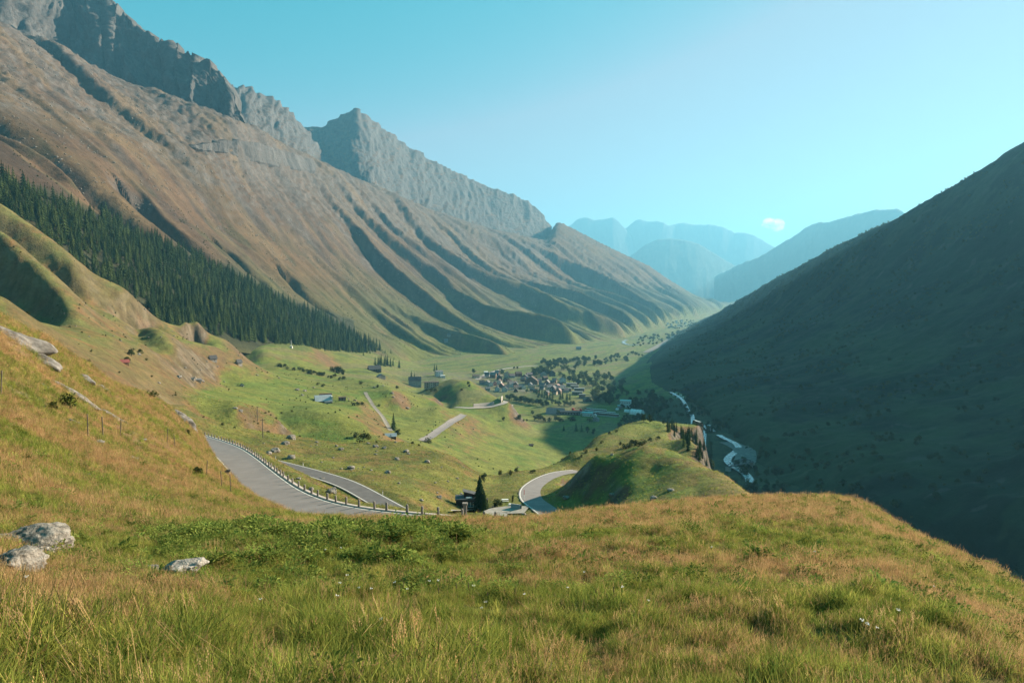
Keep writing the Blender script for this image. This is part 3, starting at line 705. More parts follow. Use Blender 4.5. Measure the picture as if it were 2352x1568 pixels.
c = mixc(c, SCREE, np.clip(scr * (0.35 + 0.65 * blkm), 0, 0.85))
c = mixc(c, ROCK, sstep(1.15, 1.9, st) * (tj > 0.5) * 0.5)
shr = sstep(0.60, 0.72, n01(v / 1.0, p_ / 2.2, 60, 267, 4)) * (1 - sstep(0.5, 0.75, tj)) * sstep(-150, -60, z)
c = mixc(c, np.array([0.045, 0.050, 0.020]), shr * 0.55)
c = mixc(c, np.array([0.17, 0.115, 0.06]), sstep(0.62, 0.8, n01(v, p_ / 3, 90, 269, 3)) * 0.5)
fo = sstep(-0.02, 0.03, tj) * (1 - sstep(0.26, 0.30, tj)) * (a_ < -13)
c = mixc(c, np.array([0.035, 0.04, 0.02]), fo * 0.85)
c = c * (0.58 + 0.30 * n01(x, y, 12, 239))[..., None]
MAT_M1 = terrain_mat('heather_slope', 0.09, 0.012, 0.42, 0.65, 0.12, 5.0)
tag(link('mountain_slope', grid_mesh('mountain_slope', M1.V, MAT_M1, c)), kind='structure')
MAT_ROCK = terrain_mat('bare_rock', 0.05, 0.012, 0.5, 0.8, 0.05, 12.0, stretch=((1, 1, 0.3), 0))
def rock_obj(name, L, seed, g=0.3, base=ROCK, grass=BROWN):
    x, y, z = [L.V[..., k] for k in range(3)]; st = steep(L)
    c = mixc(base + 0 * x[..., None], base * 0.6, n01(x, y, 60, seed)) * 0.8
    c = mixc(c, grass * 1.1, (1 - sstep(0.55, 1.0, st + 0.5 * (n01(x, y, 60, seed + 1) - 0.5))) * g)
    tag(link(name, grid_mesh(name, L.V, MAT_ROCK, c)), kind='structure')
rock_obj('rocky_mountain', M2, 241, 0.35)
rock_obj('rock_buttress', M2b, 243, 0.2, ROCK * 1.15)
rock_obj('rock_band', M2c, 244, 0.25)
rock_obj('rocky_mountain', M3, 245, 0.5)
rock_obj('rocky_mountain', M4, 247, 0.8)
FARC = np.array([0.07, 0.07, 0.05])
rock_obj('distant_mountain', F1, 251, 0.5, ROCK * 0.8, FARC)
rock_obj('distant_mountain', F2, 253, 0.5, ROCK * 0.8, FARC)
rock_obj('distant_mountain', F3, 255, 1.0, FARC, FARC)
rock_obj('distant_mountain', F4, 257, 0.9, FARC, FARC)
# R1
x, y, z = [R1.V[..., k] for k in range(3)]
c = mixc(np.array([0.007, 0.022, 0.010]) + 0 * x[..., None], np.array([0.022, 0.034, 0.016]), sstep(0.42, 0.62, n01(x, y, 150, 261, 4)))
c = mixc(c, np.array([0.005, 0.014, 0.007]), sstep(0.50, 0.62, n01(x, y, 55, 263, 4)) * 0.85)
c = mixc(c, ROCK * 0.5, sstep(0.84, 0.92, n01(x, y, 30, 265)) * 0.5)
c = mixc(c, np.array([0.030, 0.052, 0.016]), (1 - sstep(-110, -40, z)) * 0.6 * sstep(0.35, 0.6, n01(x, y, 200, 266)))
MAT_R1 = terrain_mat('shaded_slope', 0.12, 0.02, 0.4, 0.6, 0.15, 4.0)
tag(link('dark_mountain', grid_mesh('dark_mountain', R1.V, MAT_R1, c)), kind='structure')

# ------------------------------------------------------------------ the air
hz_m, hz_nt, hz_out = new_mat('haze')
pv = nd(hz_nt, 'ShaderNodeVolumePrincipled')
pv.inputs['Color'].default_value = (0.24, 0.68, 1.0, 1)
pv.inputs['Density'].default_value = 6.0e-5
pv.inputs['Anisotropy'].default_value = 0.25
pv.inputs['Density Attribute'].default_value = ''
hz_nt.links.new(pv.outputs['Volume'], hz_out.inputs['Volume'])
hz_m.cycles.homogeneous_volume = True
hb = [(-9000, -300, -320), (18000, 30000, 2350)]
hv = [(hb[i][0], hb[j][1], hb[k][2]) for i in (0, 1) for j in (0, 1) for k in (0, 1)]
hf = [(0, 1, 3, 2), (4, 6, 7, 5), (0, 4, 5, 1), (2, 3, 7, 6), (0, 2, 6, 4), (1, 5, 7, 3)]
hm = bpy.data.meshes.new('haze'); hm.from_pydata(hv, [], hf); hm.materials.append(hz_m)
tag(link('haze', hm), kind='stuff')
# ------------------------------------------------------------------ small mesh builder
class MB:
    def __init__(s): s.v, s.f, s.m = [], [], []
    def add(s, vs, fs, mi=0):
        b = len(s.v); s.v += [tuple(v) for v in vs]; s.f += [tuple(b + i for i in f) for f in fs]; s.m += [mi] * len(fs); return s
    def box(s, x0, x1, y0, y1, z0, z1, mi=0, M=None):
        vs = [(x, y, z) for x in (x0, x1) for y in (y0, y1) for z in (z0, z1)]
        if M is not None: vs = [tuple(M @ Vector(v)) for v in vs]
        return s.add(vs, [(0, 1, 3, 2), (4, 6, 7, 5), (0, 4, 5, 1), (2, 3, 7, 6), (0, 2, 6, 4), (1, 5, 7, 3)], mi)
    def tube(s, pts, rad, n=6, mi=0, cap=True):
        pts = [Vector(p) for p in pts]; rings = []
        for i, p in enumerate(pts):
            d = (pts[min(i + 1, len(pts) - 1)] - pts[max(i - 1, 0)]).normalized()
            u = d.orthogonal().normalized(); w = d.cross(u)
            r = rad[i] if isinstance(rad, (list, tuple)) else rad
            rings.append([p + (u * math.cos(2 * math.pi * k / n) + w * math.sin(2 * math.pi * k / n)) * r for k in range(n)])
        vs = [v for r in rings for v in r]; fs = []
        for i in range(len(pts) - 1):
            for k in range(n): fs.append((i * n + k, i * n + (k + 1) % n, (i + 1) * n + (k + 1) % n, (i + 1) * n + k))
        if cap: fs += [tuple(range(n - 1, -1, -1)), tuple((len(pts) - 1) * n + k for k in range(n))]
        return s.add(vs, fs, mi)
    def mesh(s, name, mats, smooth=False):
        me = bpy.data.meshes.new(name); me.from_pydata(s.v, [], s.f)
        for m in (mats if isinstance(mats, (list, tuple)) else [mats]): me.materials.append(m)
        if len(set(s.m)) > 1: me.polygons.foreach_set('material_index', s.m)
        if smooth: me.polygons.foreach_set('use_smooth', [True] * len(me.polygons))
        me.update(); return me
def empty(name, loc, rz=0.0, scale=1.0):
    o = bpy.data.objects.new(name, None); COL.objects.link(o)
    o.location = loc; o.rotation_euler = (0, 0, rz); o.scale = (scale,) * 3 if not isinstance(scale, tuple) else scale
    return o
def copy_tree(o, parent=None):
    c = o.copy(); COL.objects.link(c)
    if parent is not None: c.parent = parent
    for ch in list(o.children): copy_tree(ch, c)
    return c

# ------------------------------------------------------------------ roads
MAT_ASPHALT = plain_mat('asphalt', (0.190, 0.168, 0.160), 0.85, 0.12, 0.35)
MAT_ASPHALT2 = plain_mat('dark_asphalt', (0.120, 0.108, 0.104), 0.85, 0.15, 0.5)
MAT_LINE = plain_mat('road_paint', (0.62, 0.58, 0.52), 0.7, 0.12, 2.0)
MAT_KERB = plain_mat('concrete_kerb', (0.30, 0.265, 0.235), 0.85, 0.2, 1.5)
MAT_GRAVEL = plain_mat('gravel', (0.20, 0.175, 0.145), 0.9, 0.3, 0.6)
def strip(name, path, d0, d1, mat, dz=0.0, n=6, thick=0.0, kind='structure', parent=None):
    """a ribbon along a path between offsets d0 and d1 (right of travel positive)"""
    cols = [offset(path, d0 + (d1 - d0) * k / n) for k in range(n + 1)]
    V = np.stack(cols, 1).copy(); V[..., 2] = path[:, None, 2] + dz
    if thick:
        lo0, lo1 = V[:, :1].copy(), V[:, -1:].copy(); lo0[..., 2] -= thick; lo1[..., 2] -= thick
        V = np.concatenate([lo0, V, lo1], 1)
    me = grid_mesh(name, V, mat, None, smooth=not thick)
    o = link(name, me, parent)
    if kind: o['kind'] = kind
    return o
strip('upper_road', up_edge, -1.1, ROADW + 0.9, MAT_ASPHALT, 0.0)
strip('road_edge_line', up_edge, -0.02, 0.20, MAT_LINE, 0.012, 1)
strip('road_edge_line', up_edge, ROADW - 0.10, ROADW + 0.14, MAT_LINE, 0.012, 1)
strip('concrete_kerb', up_edge, -0.85, -0.12, MAT_KERB, 0.07, 1, 0.6)
strip('lower_road', low_edge, -0.35, 6.0, MAT_ASPHALT2, 0.0)
strip('road_edge_line', low_edge, -0.1, 0.16, MAT_LINE, 0.012, 1)
strip('road_edge_line', low_edge[len(low_edge) * 2 // 5:], 5.45, 5.7, MAT_LINE, 0.012, 1)
strip('bend_road', hp_edge, -0.4, 6.6, MAT_ASPHALT, 0.0)
strip('road_edge_line', hp_edge, -0.12, 0.2, MAT_LINE, 0.012, 1)
def draped(name, pts, w, mat, dz=0.25, step=4.0, sig=4, layers=None, kind='structure'):
    q = [spot(X, Y, layers or [G2]) for X, Y in pts]
    pa = sm_path(catmull([tuple(p) for p in q if p is not None], step), sig)
    L = offset(pa, -w / 2); Rr = offset(pa, w / 2); n = 3
    V = np.stack([L + (Rr - L) * k / n for k in range(n + 1)], 1)
    for i in range(V.shape[0]):
        g = [ground_z(V[i, k, 0], V[i, k, 1], [G2, R1]) for k in range(n + 1)]
        V[i, :, 2] = np.maximum(np.array(g), np.mean(g)) + dz
    return tag(link(name, grid_mesh(name, V, mat)), kind=kind), pa
_, vroad = draped('valley_road', [(969, 1014), (985, 1006), (1015, 985), (1050, 964), (1068, 953)], 8.5, MAT_ASPHALT, 0.3)
draped('valley_road', [(1036, 937.5), (1060, 938), (1081, 937), (1110, 934), (1142, 931), (1160, 929), (1174, 928)], 8, MAT_KERB, 0.3)
_, track = draped('farm_track', [(838, 898), (842, 910), (850, 922), (862, 936), (874, 952), (884, 968), (894, 984), (900, 992)], 4.2, MAT_GRAVEL, 0.25)
draped('village_road', [(1095, 872), (1112, 862), (1135, 853), (1165, 846), (1200, 842), (1240, 839)], 11, MAT_KERB, 0.5)
draped('village_square', [(1098, 868), (1115, 864), (1135, 862), (1158, 861)], 30, MAT_GRAVEL, 0.5)
draped('village_road', [(1150, 893), (1180, 896), (1215, 898)], 7, MAT_KERB, 0.5)
draped('valley_road', [(1480, 812), (1510, 796), (1540, 778), (1566, 763), (1585, 752), (1600, 745)], 26, plain_mat('pale_riverbed', (0.15, 0.135, 0.115), 0.8, 0.3, 0.02), 1.5, 30, layers=[G2])
draped('railway_yard', [(1270, 947), (1310, 946), (1350, 948), (1385, 953), (1430, 958)], 22, MAT_GRAVEL, 0.4)

MAT_WATER = None
def water_mat():
    m, nt, out = new_mat('glacial_water')
    tc = nd(nt, 'ShaderNodeTexCoord'); n = nd(nt, 'ShaderNodeTexNoise'); n.inputs['Scale'].default_value = 0.35; n.inputs['Detail'].default_value = 7; n.inputs['Roughness'].default_value = 0.7
    nt.links.new(tc.outputs['Object'], n.inputs['Vector'])
    cr = nd(nt, 'ShaderNodeValToRGB'); cr.color_ramp.elements[0].position = 0.44; cr.color_ramp.elements[0].color = (0.07, 0.12, 0.125, 1); cr.color_ramp.elements[1].position = 0.60; cr.color_ramp.elements[1].color = (0.50, 0.56, 0.56, 1)
    nt.links.new(n.outputs['Fac'], cr.inputs['Fac'])
    b = nd(nt, 'ShaderNodeBsdfPrincipled'); b.inputs['Roughness'].default_value = 0.25
    bp = nd(nt, 'ShaderNodeBump'); bp.inputs['Strength'].default_value = 0.8; bp.inputs['Distance'].default_value = 0.6
    nt.links.new(n.outputs['Fac'], bp.inputs['Height']); nt.links.new(bp.outputs['Normal'], b.inputs['Normal'])
    nt.links.new(cr.outputs['Color'], b.inputs['Base Color']); nt.links.new(b.outputs[0], out.inputs['Surface']); return m
MAT_WATER = water_mat()
MAT_SHINGLE = plain_mat('river_gravel', (0.13, 0.13, 0.12), 0.9, 0.3, 0.2)
draped('gravel_bar', [(1655, 1012), (1690, 1022), (1712, 1040), (1716, 1056), (1700, 1074)], 24, MAT_SHINGLE, 1.2, 6, layers=[G2, R1])
draped('river', [(1648, 1000), (1664, 1011), (1684, 1018), (1697, 1027), (1695, 1037), (1682, 1046), (1669, 1058), (1672, 1067), (1684, 1075), (1702, 1085), (1716, 1096), (1724, 1106), (1722, 1120)], 8.5, MAT_WATER, 2.2, 4, 3, layers=[G2, R1])
draped('river', [(1640, 995), (1620, 984), (1602, 974), (1591, 964), (1586, 957), (1582, 949), (1577, 938), (1570, 924), (1560, 914), (1550, 908), (1538, 902)], 6, MAT_WATER, 2.5, 4, 2, layers=[G2, R1])
draped('river', [(1440, 781), (1432, 785), (1436, 790), (1450, 793), (1470, 792)], 16, MAT_WATER, 1.5, 8, 2, layers=[G2])
MAT_DARKSTEEL = plain_mat('dark_steel', (0.05, 0.055, 0.055), 0.6, 0.1, metal=0.5)
ba, bb = spot(1672, 1082, [G2, R1]), spot(1728, 1072, [G2, R1])
if ba and bb:
    dv = bb - ba; ln = math.hypot(dv.x, dv.y); e = empty('truss_bridge', (ba.x, ba.y, max(ba.z, bb.z) + 5), math.atan2(dv.y, dv.x))
    link('deck', MB().box(0, ln, -2, 2, -0.4, 0).mesh('deck', MAT_DARKSTEEL), e)
    for sy in (-2, 2):
        t = MB(); nb = 6; hs = [0, 3.2, 4.6, 5.0, 4.6, 3.2, 0]
        for k in range(nb):
            x0, x1 = ln * k / nb, ln * (k + 1) / nb
            t.tube([(x0, sy, hs[k]), (x1, sy, hs[k + 1])], 0.28, 4); t.tube([(x1, sy, 0), (x1, sy, max(hs[k + 1], .1))], 0.2, 4)
            t.tube([(x0, sy, 0), (x1, sy, hs[k + 1])] if k < 3 else [(x0, sy, hs[k]), (x1, sy, 0)], 0.18, 4)
        link('side_truss', t.mesh('side_truss', MAT_DARKSTEEL), e)
    for x in (0.5, ln - 0.5): link('abutment', MB().box(x - 1.5, x + 1.5, -2.6, 2.6, -9, -0.42).mesh('abutment', MAT_KERB), e)
    tag(e, 'dark steel truss bridge over the white river in the gorge', 'bridge')
# guard stones along the outer edge
def nth(n): return '%d%s' % (n, 'th' if 10 <= n % 100 <= 20 else {1: 'st', 2: 'nd', 3: 'rd'}.get(n % 10, 'th'))
MAT_STONE = plain_mat('granite_post', (0.20, 0.175, 0.155), 0.9, 0.25, 4.0, bump=0.4)
gs = MB(); n = 8
prof = [(0.155, -0.3), (0.155, 0.0), (0.145, 0.4), (0.135, 0.82), (0.11, 0.90), (0.05, 0.93)]
vs = [(r * math.cos(2 * math.pi * k / n + 0.39), 1.15 * r * math.sin(2 * math.pi * k / n + 0.39), z) for r, z in prof for k in range(n)]
fs = [(i * n + k, i * n + (k + 1) % n, (i + 1) * n + (k + 1) % n, (i + 1) * n + k) for i in range(len(prof) - 1) for k in range(n)] + [tuple((len(prof) - 1) * n + k for k in range(n))]
gs.add(vs, fs); GS = gs.mesh('guard_stone', MAT_STONE)
kl = offset(up_edge, -0.48)
POSTS = []
def pix(p):
    x, y, z = p; dy = y * CP - z * SP; w = y * SP + z * CP
    return 1176 + 1568 * x / dy, 784 - 1568 * w / dy
dist = np.concatenate([[0], np.cumsum(np.linalg.norm(np.diff(kl[:, :2], axis=0), axis=1))])
POST_X = [(500 + q / 2.94) * 0.784 for q in (268, 300, 328, 355, 382, 409, 435, 461, 487, 512, 535, 559, 581, 603, 624, 645, 665, 685, 705, 724, 743, 763, 781, 802, 824, 847, 869, 892, 919, 946, 974, 1009, 1049, 1097, 1151, 1211, 1276, 1348, 1427, 1516, 1619, 1736, 1869, 2014, 2167, 2335)] + [1067.5, 1106.5, 1150]
kx = np.array([pix(p)[0] for p in kl])
for i, X in enumerate(POST_X):
    j = int(np.argmin(np.abs(kx - X)))
    o = link('guard_stone', GS); o.location = (kl[j][0], kl[j][1], kl[j][2] + 0.06); o.rotation_euler = (random.uniform(-.03, .03), random.uniform(-.03, .03), random.uniform(0, 6.28))
    o.scale = (1, 1, random.uniform(0.94, 1.05))
    tag(o, 'grey granite guard stone, %s from the far end of the roadside row' % nth(i + 1), 'guard stone', 'guard stones along the upper road')
# delineator posts, fence stakes, utility poles
MAT_WHITE = plain_mat('white_plastic', (0.75, 0.74, 0.72), 0.5, 0.05)
MAT_BLACK = plain_mat('black_band', (0.02, 0.02, 0.02), 0.5, 0.05)
MAT_WOOD = plain_mat('weathered_wood', (0.14, 0.115, 0.09), 0.9, 0.3, 6.0)
MAT_STEEL = plain_mat('galvanised_steel', (0.28, 0.28, 0.28), 0.5, 0.1, metal=0.6)
dl_post = MB().box(-.06, .06, -.04, .04, -0.2, 1.05).mesh('post_body', MAT_WHITE)
dl_band = MB().box(-.065, .065, -.045, .045, 0.78, 0.95).mesh('reflector_band', MAT_BLACK)
def delineator(p, label):
    e = empty('delineator_post', p, random.uniform(0, 3)); link('post_body', dl_post, e); link('reflector_band', dl_band, e)
    tag(e, label, 'road marker post', 'marker posts along the lower road')
le = offset(low_edge, -0.55); lx = np.array([pix(p)[0] for p in le])
for X, lab in ((632, 'white road marker post beside the lower road, nearest its far left end'), (695, 'white road marker post beside the lower road, third from the right end'), (756, 'white road marker post beside the lower road above its middle bend'), (880, 'white road marker post on the lower road where it nears the guard stones')):
    delineator(le[int(np.argmin(np.abs(lx - X)))], lab)
stake_me = MB().tube([(0, 0, -0.3), (0.02, 0, 1.5)], 0.035, 5).mesh('fence_stake', MAT_WOOD)
for si, (X, Y) in enumerate(sorted(((202, 1004), (237, 1006), (276, 1006), (402, 1030), (474, 1095), (2, 910), (510, 1120), (530, 1128), (384, 1018)))):
    p = spot(X, Y, [L1])
    if p is None: continue
    o = link('fence_stake', stake_me); o.location = p; o.rotation_euler = (random.uniform(-.08, .08), random.uniform(-.08, .08), 0)
    tag(o, 'thin wooden fence stake on the left slope, %s counting from the left' % nth(si + 1), 'fence stake', 'fence stakes on the left slope')
def utility_pole(X, Y, h, label, stay=False):
    p = spot(X, Y, [G2])
    e = empty('utility_pole', p)
    link('pole', MB().tube([(0, 0, -0.5), (0, 0, h)], [0.2, 0.14], 7).mesh('pole', MAT_WOOD), e)
    link('crossarm', MB().box(-0.9, 0.9, -0.08, 0.08, h - 0.7, h - 0.5).mesh('crossarm', MAT_WOOD), e)
    if stay: link('stay', MB().tube([(-2.2, 0.3, -0.4), (0, 0, h * 0.8)], 0.12, 5).mesh('stay', MAT_WOOD), e)
    tag(e, label, 'utility pole')
utility_pole(592, 967, 9, 'wooden utility pole with a slanted stay on the dry slope beyond the road', True)
utility_pole(604, 1005, 7.5, 'thin wooden utility pole standing behind the row of guard stones')
e = empty('snow_pole', hp_edge[int(np.argmin([abs(pix(p)[1] - 1146) for p in hp_edge]))] + np.array([0.9, 0, 0]))
MAT_RED = plain_mat('red_paint', (0.42, 0.03, 0.025), 0.5, 0.1)
link('pole', MB().tube([(0, 0, -0.2), (0, 0, 1.3)], 0.07, 6).mesh('pole', MAT_WHITE), e); link('red_section', MB().tube([(0, 0, 1.3), (0, 0, 2.9)], 0.075, 6).mesh('red_section', MAT_RED), e)
tag(e, 'red and white snow pole at the edge of the road bend', 'snow pole')

# ------------------------------------------------------------------ rocks
def granite(name, base, dark, sc):
    m, nt, out = new_mat(name)
    tc = nd(nt, 'ShaderNodeTexCoord'); b = nd(nt, 'ShaderNodeBsdfPrincipled'); b.inputs['Roughness'].default_value = .95; b.inputs['Specular IOR Level'].default_value = .15
    n1 = nd(nt, 'ShaderNodeTexNoise'); n1.inputs['Scale'].default_value = sc; n1.inputs['Detail'].default_value = 9; n1.inputs['Roughness'].default_value = .72; nt.links.new(tc.outputs['Object'], n1.inputs['Vector'])
    n2 = nd(nt, 'ShaderNodeTexNoise'); n2.inputs['Scale'].default_value = sc * 3.3; n2.inputs['Detail'].default_value = 4; nt.links.new(tc.outputs['Object'], n2.inputs['Vector'])
    r1 = nd(nt, 'ShaderNodeValToRGB'); r1.color_ramp.elements[0].position = .38; r1.color_ramp.elements[0].color = (*dark, 1); r1.color_ramp.elements[1].position = .56; r1.color_ramp.elements[1].color = (*base, 1); nt.links.new(n1.outputs['Fac'], r1.inputs['Fac'])
    mr = nd(nt, 'ShaderNodeMapRange'); mr.inputs['From Min'].default_value = .3; mr.inputs['From Max'].default_value = .7; mr.inputs['To Min'].default_value = .6; mr.inputs['To Max'].default_value = 1.25; nt.links.new(n2.outputs['Fac'], mr.inputs['Value'])
    mu = nd(nt, 'ShaderNodeVectorMath', operation='SCALE'); nt.links.new(r1.outputs['Color'], mu.inputs[0]); nt.links.new(mr.outputs['Result'], mu.inputs['Scale']); nt.links.new(mu.outputs[0], b.inputs['Base Color'])
    ad = nd(nt, 'ShaderNodeMath', operation='ADD'); nt.links.new(n1.outputs['Fac'], ad.inputs[0]); nt.links.new(n2.outputs['Fac'], ad.inputs[1])
    bp = nd(nt, 'ShaderNodeBump'); bp.inputs['Strength'].default_value = .7; bp.inputs['Distance'].default_value = .06; nt.links.new(ad.outputs[0], bp.inputs['Height']); nt.links.new(bp.outputs['Normal'], b.inputs['Normal'])
    nt.links.new(b.outputs[0], out.inputs['Surface']); return m
MAT_BOULDER = granite('lichen_granite', (0.26, 0.235, 0.205), (0.10, 0.088, 0.072), 2.0)
MAT_PALE = granite('pale_granite', (0.36, 0.33, 0.295), (0.18, 0.16, 0.14), 2.2)
def boulder_mesh(seed, flat=0.7, sub=3, fac=0.35):
    import bmesh
    bm = bmesh.new(); bmesh.ops.create_icosphere(bm, subdivisions=sub, radius=1.0)
    co = np.array([v.co[:] for v in bm.verts])
    rs = np.random.default_rng(seed)
    for _ in range(9):                       # a few broken faces
        d = rs.normal(size=3); d /= np.linalg.norm(d); k = rs.uniform(0.62, 0.92)
        t = co @ d; co = co - np.maximum(t - k, 0)[:, None] * d * 0.9
    nn = 1 + fac * 0.5 * noise3(co[:, 0] * 1.6 + seed, co[:, 1] * 1.6, co[:, 2] * 1.6, seed) + 0.10 * noise3(co[:, 0] * 5, co[:, 1] * 5, co[:, 2] * 5, seed) + (0.03 * noise3(co[:, 0] * 13, co[:, 1] * 13, co[:, 2] * 13, seed) if sub > 3 else 0)
    co = co * nn[:, None]; co[:, 2] *= flat
    for v, c in zip(bm.verts, co): v.co = c
    me = bpy.data.meshes.new('boulder'); bm.to_mesh(me); bm.free(); me.materials.append(MAT_BOULDER)
    me.polygons.foreach_set('use_smooth', [sub > 3] * len(me.polygons))
    return me
BM = [boulder_mesh(s, f) for s, f in ((1, .62), (2, .75), (3, .55), (4, .85), (5, .5), (6, .7))]
BIG = [boulder_mesh(s, f, 5, 0.5) for s, f in ((21, .62), (22, .5), (23, .6), (24, .55))]
BIG[3].materials[0] = MAT_PALE
ROCKS = []
def rock_at(X, Y, wpx, k, label, group=None, layers=None, big=False, squash=1.0, rz=None, name='boulder', sink=0.15):
    p = spot(X, Y, layers)
    if p is None: return
    sc = wpx / 1568 * math.hypot(p.x, p.y) * 0.5 * 0.84
    ROCKS.append((p.x, p.y, sc))
    o = link(name, (BIG if big else BM)[k % (4 if big else 6)]); o.scale = (sc, sc * 0.9, sc * squash)
    o.location = (p.x, p.y, p.z + sc * squash * ((0.72 if big else 0.45) - sink) * 0.7); o.rotation_euler = (random.uniform(-.15, .15), random.uniform(-.15, .15), rz if rz is not None else random.uniform(0, 6.28))
    tag(o, label, 'rock', group)
FGR = 'boulders lying in the foreground meadow'
rock_at(84, 1270, 150, 1, 'largest pale lichen-spotted boulder at the left edge, sloping down to the right', FGR, [L1], True, 0.95, 0.4)
rock_at(96, 1280, 74, 3, 'light grey boulder leaning on the front of the largest boulder', FGR, [L1], True, 0.85, 2.0)
rock_at(44, 1312, 118, 2, 'dark grey domed boulder in the lower left, in front of the pale ones', FGR, [L1], True, 0.85, 1.2)
rock_at(4, 1242, 44, 3, 'rounded pale boulder cut off by the left edge of the view', FGR, [L1], True, 0.9, 0.3)
rock_at(420, 1322, 104, 3, 'white flat-topped rock standing alone in the grass left of centre', FGR, [L1], True, 0.95, 0.0)
rock_at(345, 1312, 44, 1, 'small tan rock half sunk in grass just left of the white rock', FGR, [L1], True, 0.7, 0.0)
rock_at(1823, 1392, 24, 2, 'little pale stone in the grass left of the dark tussock on the right', FGR, [L1], False, 0.6)
rock_at(305, 1058, 30, 2, 'pale pointed rock low on the left slope above the road bend', 'rocks in the grass of the left slope', [L1])
rock_at(437, 1170, 22, 4, 'small white stone in the grass left of the road bend', 'rocks in the grass of the left slope', [L1])
for X, Y, w in ((226, 1018, 34), (200, 1090, 16), (60, 1100, 14), (236, 1085, 14), (330, 1010, 16), (40, 1150, 14), (150, 1148, 16)):
    rock_at(X, Y, w, int(X) % 6, 'small pale rock half hidden in the dry grass of the left slope', 'rocks in the grass of the left slope', [L1], False, 0.6)
# outcrops on the left slope: slabs lying along the fall of the ground
MAT_SLAB = granite('slab_rock', (0.20, 0.185, 0.17), (0.07, 0.062, 0.052), 1.6)
OUT = 'grey bedrock outcrops on the left slope'
for X, Y, w, hgt, ang, lab in ((30, 772, 110, 46, -0.62, 'long grey bedrock slab high on the left slope, the topmost outcrop'), (88, 818, 70, 30, -0.72, 'broken grey bedrock slab just below the topmost outcrop'), (190, 868, 46, 24, -0.7, 'narrow grey rock ledge in the dry grass left of the dark bush'), (228, 888, 34, 18, -0.7, 'small grey rock ledge nearest below the dark bush'), (178, 910, 96, 22, -0.75, 'thin grey rock band below the ledges on the left slope'), (262, 958, 50, 14, -0.8, 'tail end of the thin grey rock band lower down the slope'), (428, 972, 52, 30, -0.85, 'pale fractured rock nose above the far end of the road'), (402, 948, 40, 24, -0.8, 'grey rock knob above the pale rock nose by the road'), (508, 1082, 16, 40, -1.1, 'narrow rock face beside the white line at the inner side of the road'), (165, 968, 24, 16, -0.6, 'small pale rock lump in the middle of the left slope'), (92, 882, 22, 12, -0.6, 'low pale stone below the broken bedrock slab')):
    p = spot(X, Y, [L1])
    if p is None: continue
    d = math.hypot(p.x, p.y); me = boulder_mesh(int(X * 7 + Y), 0.55, 4, 1.1); me.materials[0] = MAT_SLAB
    o = link('rock_outcrop', me); o.scale = (w / 1568 * d * 0.56, w / 1568 * d * 0.30, hgt / 1568 * d * 0.95)
    # long axis down the slope line as seen, tilted with the hillside
    a = math.atan2(p.x, p.y)
    o.location = (p.x, p.y, p.z - 0.3 * o.scale.z); o.rotation_euler = (0.0, -ang * 0.85, -a)
    tag(o, lab, 'rock outcrop', OUT)
# scattered boulders of the hillock and the valley
HB = 'boulders scattered on the hillock beyond the lower road'
for X, Y, w, lab in ((806, 1078, 30, 'largest dark boulder, steep sided, on the hillock above the lower road'), (633, 1037, 30, 'low wide boulder just beyond the far end of the lower road'), (668, 1052, 28, 'flat pale slab beside the upper edge of the lower road'), (655, 1021, 26, 'grey boulder pair member left of the flat slab'), (667, 1008, 30, 'long flat pale slab at the far side of the hillock'), (783, 1033, 18, 'grey boulder with white patch in the middle of the hillock'), (862, 1027, 18, 'pale boulder near the far rim of the hillock'), (883, 1030, 14, 'dark boulder right beside the pale one on the far rim'), (1009, 1144, 18, 'dark sharp boulder in the lower right grass of the hillock'), (968, 1150, 16, 'pyramid-shaped dark boulder above the last guard stones'), (932, 1038, 18, 'boulder standing alone right of the middle of the hillock'), (911, 1055, 18, 'tilted two-part boulder below the lone one'), (890, 1087, 20, 'wedge boulder low in the middle of the hillock'), (982, 1062, 20, 'dark stacked boulders in the right half of the hillock'), (686, 1100, 16, 'light boulder in the grass wedge between the two roads'), (740, 1100, 14, 'pointed light boulder in the grass wedge, the right one'), (763, 1132, 32, 'low broad boulder behind the guard stones in the grass wedge'), (715, 1125, 18, 'round boulder touching the guard stones in the grass wedge'), (616, 1043, 20, 'boulder beside the start of the lower road')):
    rock_at(X, Y, w, int(X * 3 + Y) % 6, lab, HB, [G2], False, 1.0)
for i in range(60):
    X, Y = random.uniform(600, 1080), random.uniform(1010, 1150)
    p = spot(X, Y, [G2])
    if p is None or math.hypot(p.x, p.y) > 330 or math.hypot(p.x, p.y) < 90: continue
    if min(np.min(np.hypot(low_mid[:, 0] - p.x, low_mid[:, 1] - p.y)), np.min(np.hypot(up_mid[:, 0] - p.x, up_mid[:, 1] - p.y))) < 6.5: continue
    rock_at(X, Y, random.uniform(4, 11), i, 'small grey stone in the pasture of the hillock beyond the lower road', HB, [G2])
KB = 'stones on the green knoll beside the bend'
rock_at(1540, 1126, 22, 2, 'pale flat boulder on the sunny right side of the green knoll', KB, [G2], False, .7)
rock_at(1500, 1145, 24, 0, 'grey boulder at the foot of the green knoll just above the dry crest', KB, [G2], False, .8)
rock_at(1300, 1145, 26, 4, 'large pale slab in the shaded left foot of the green knoll', KB, [G2], False, .9)
rock_at(1405, 1137, 20, 1, 'dark boulder at the lower middle of the green knoll', KB, [G2], False, .8)
rock_at(1405, 1045, 12, 3, 'small pale stone near the top of the green knoll', KB, [G2], False, .7)
VB = 'boulders lying in the valley pastures'
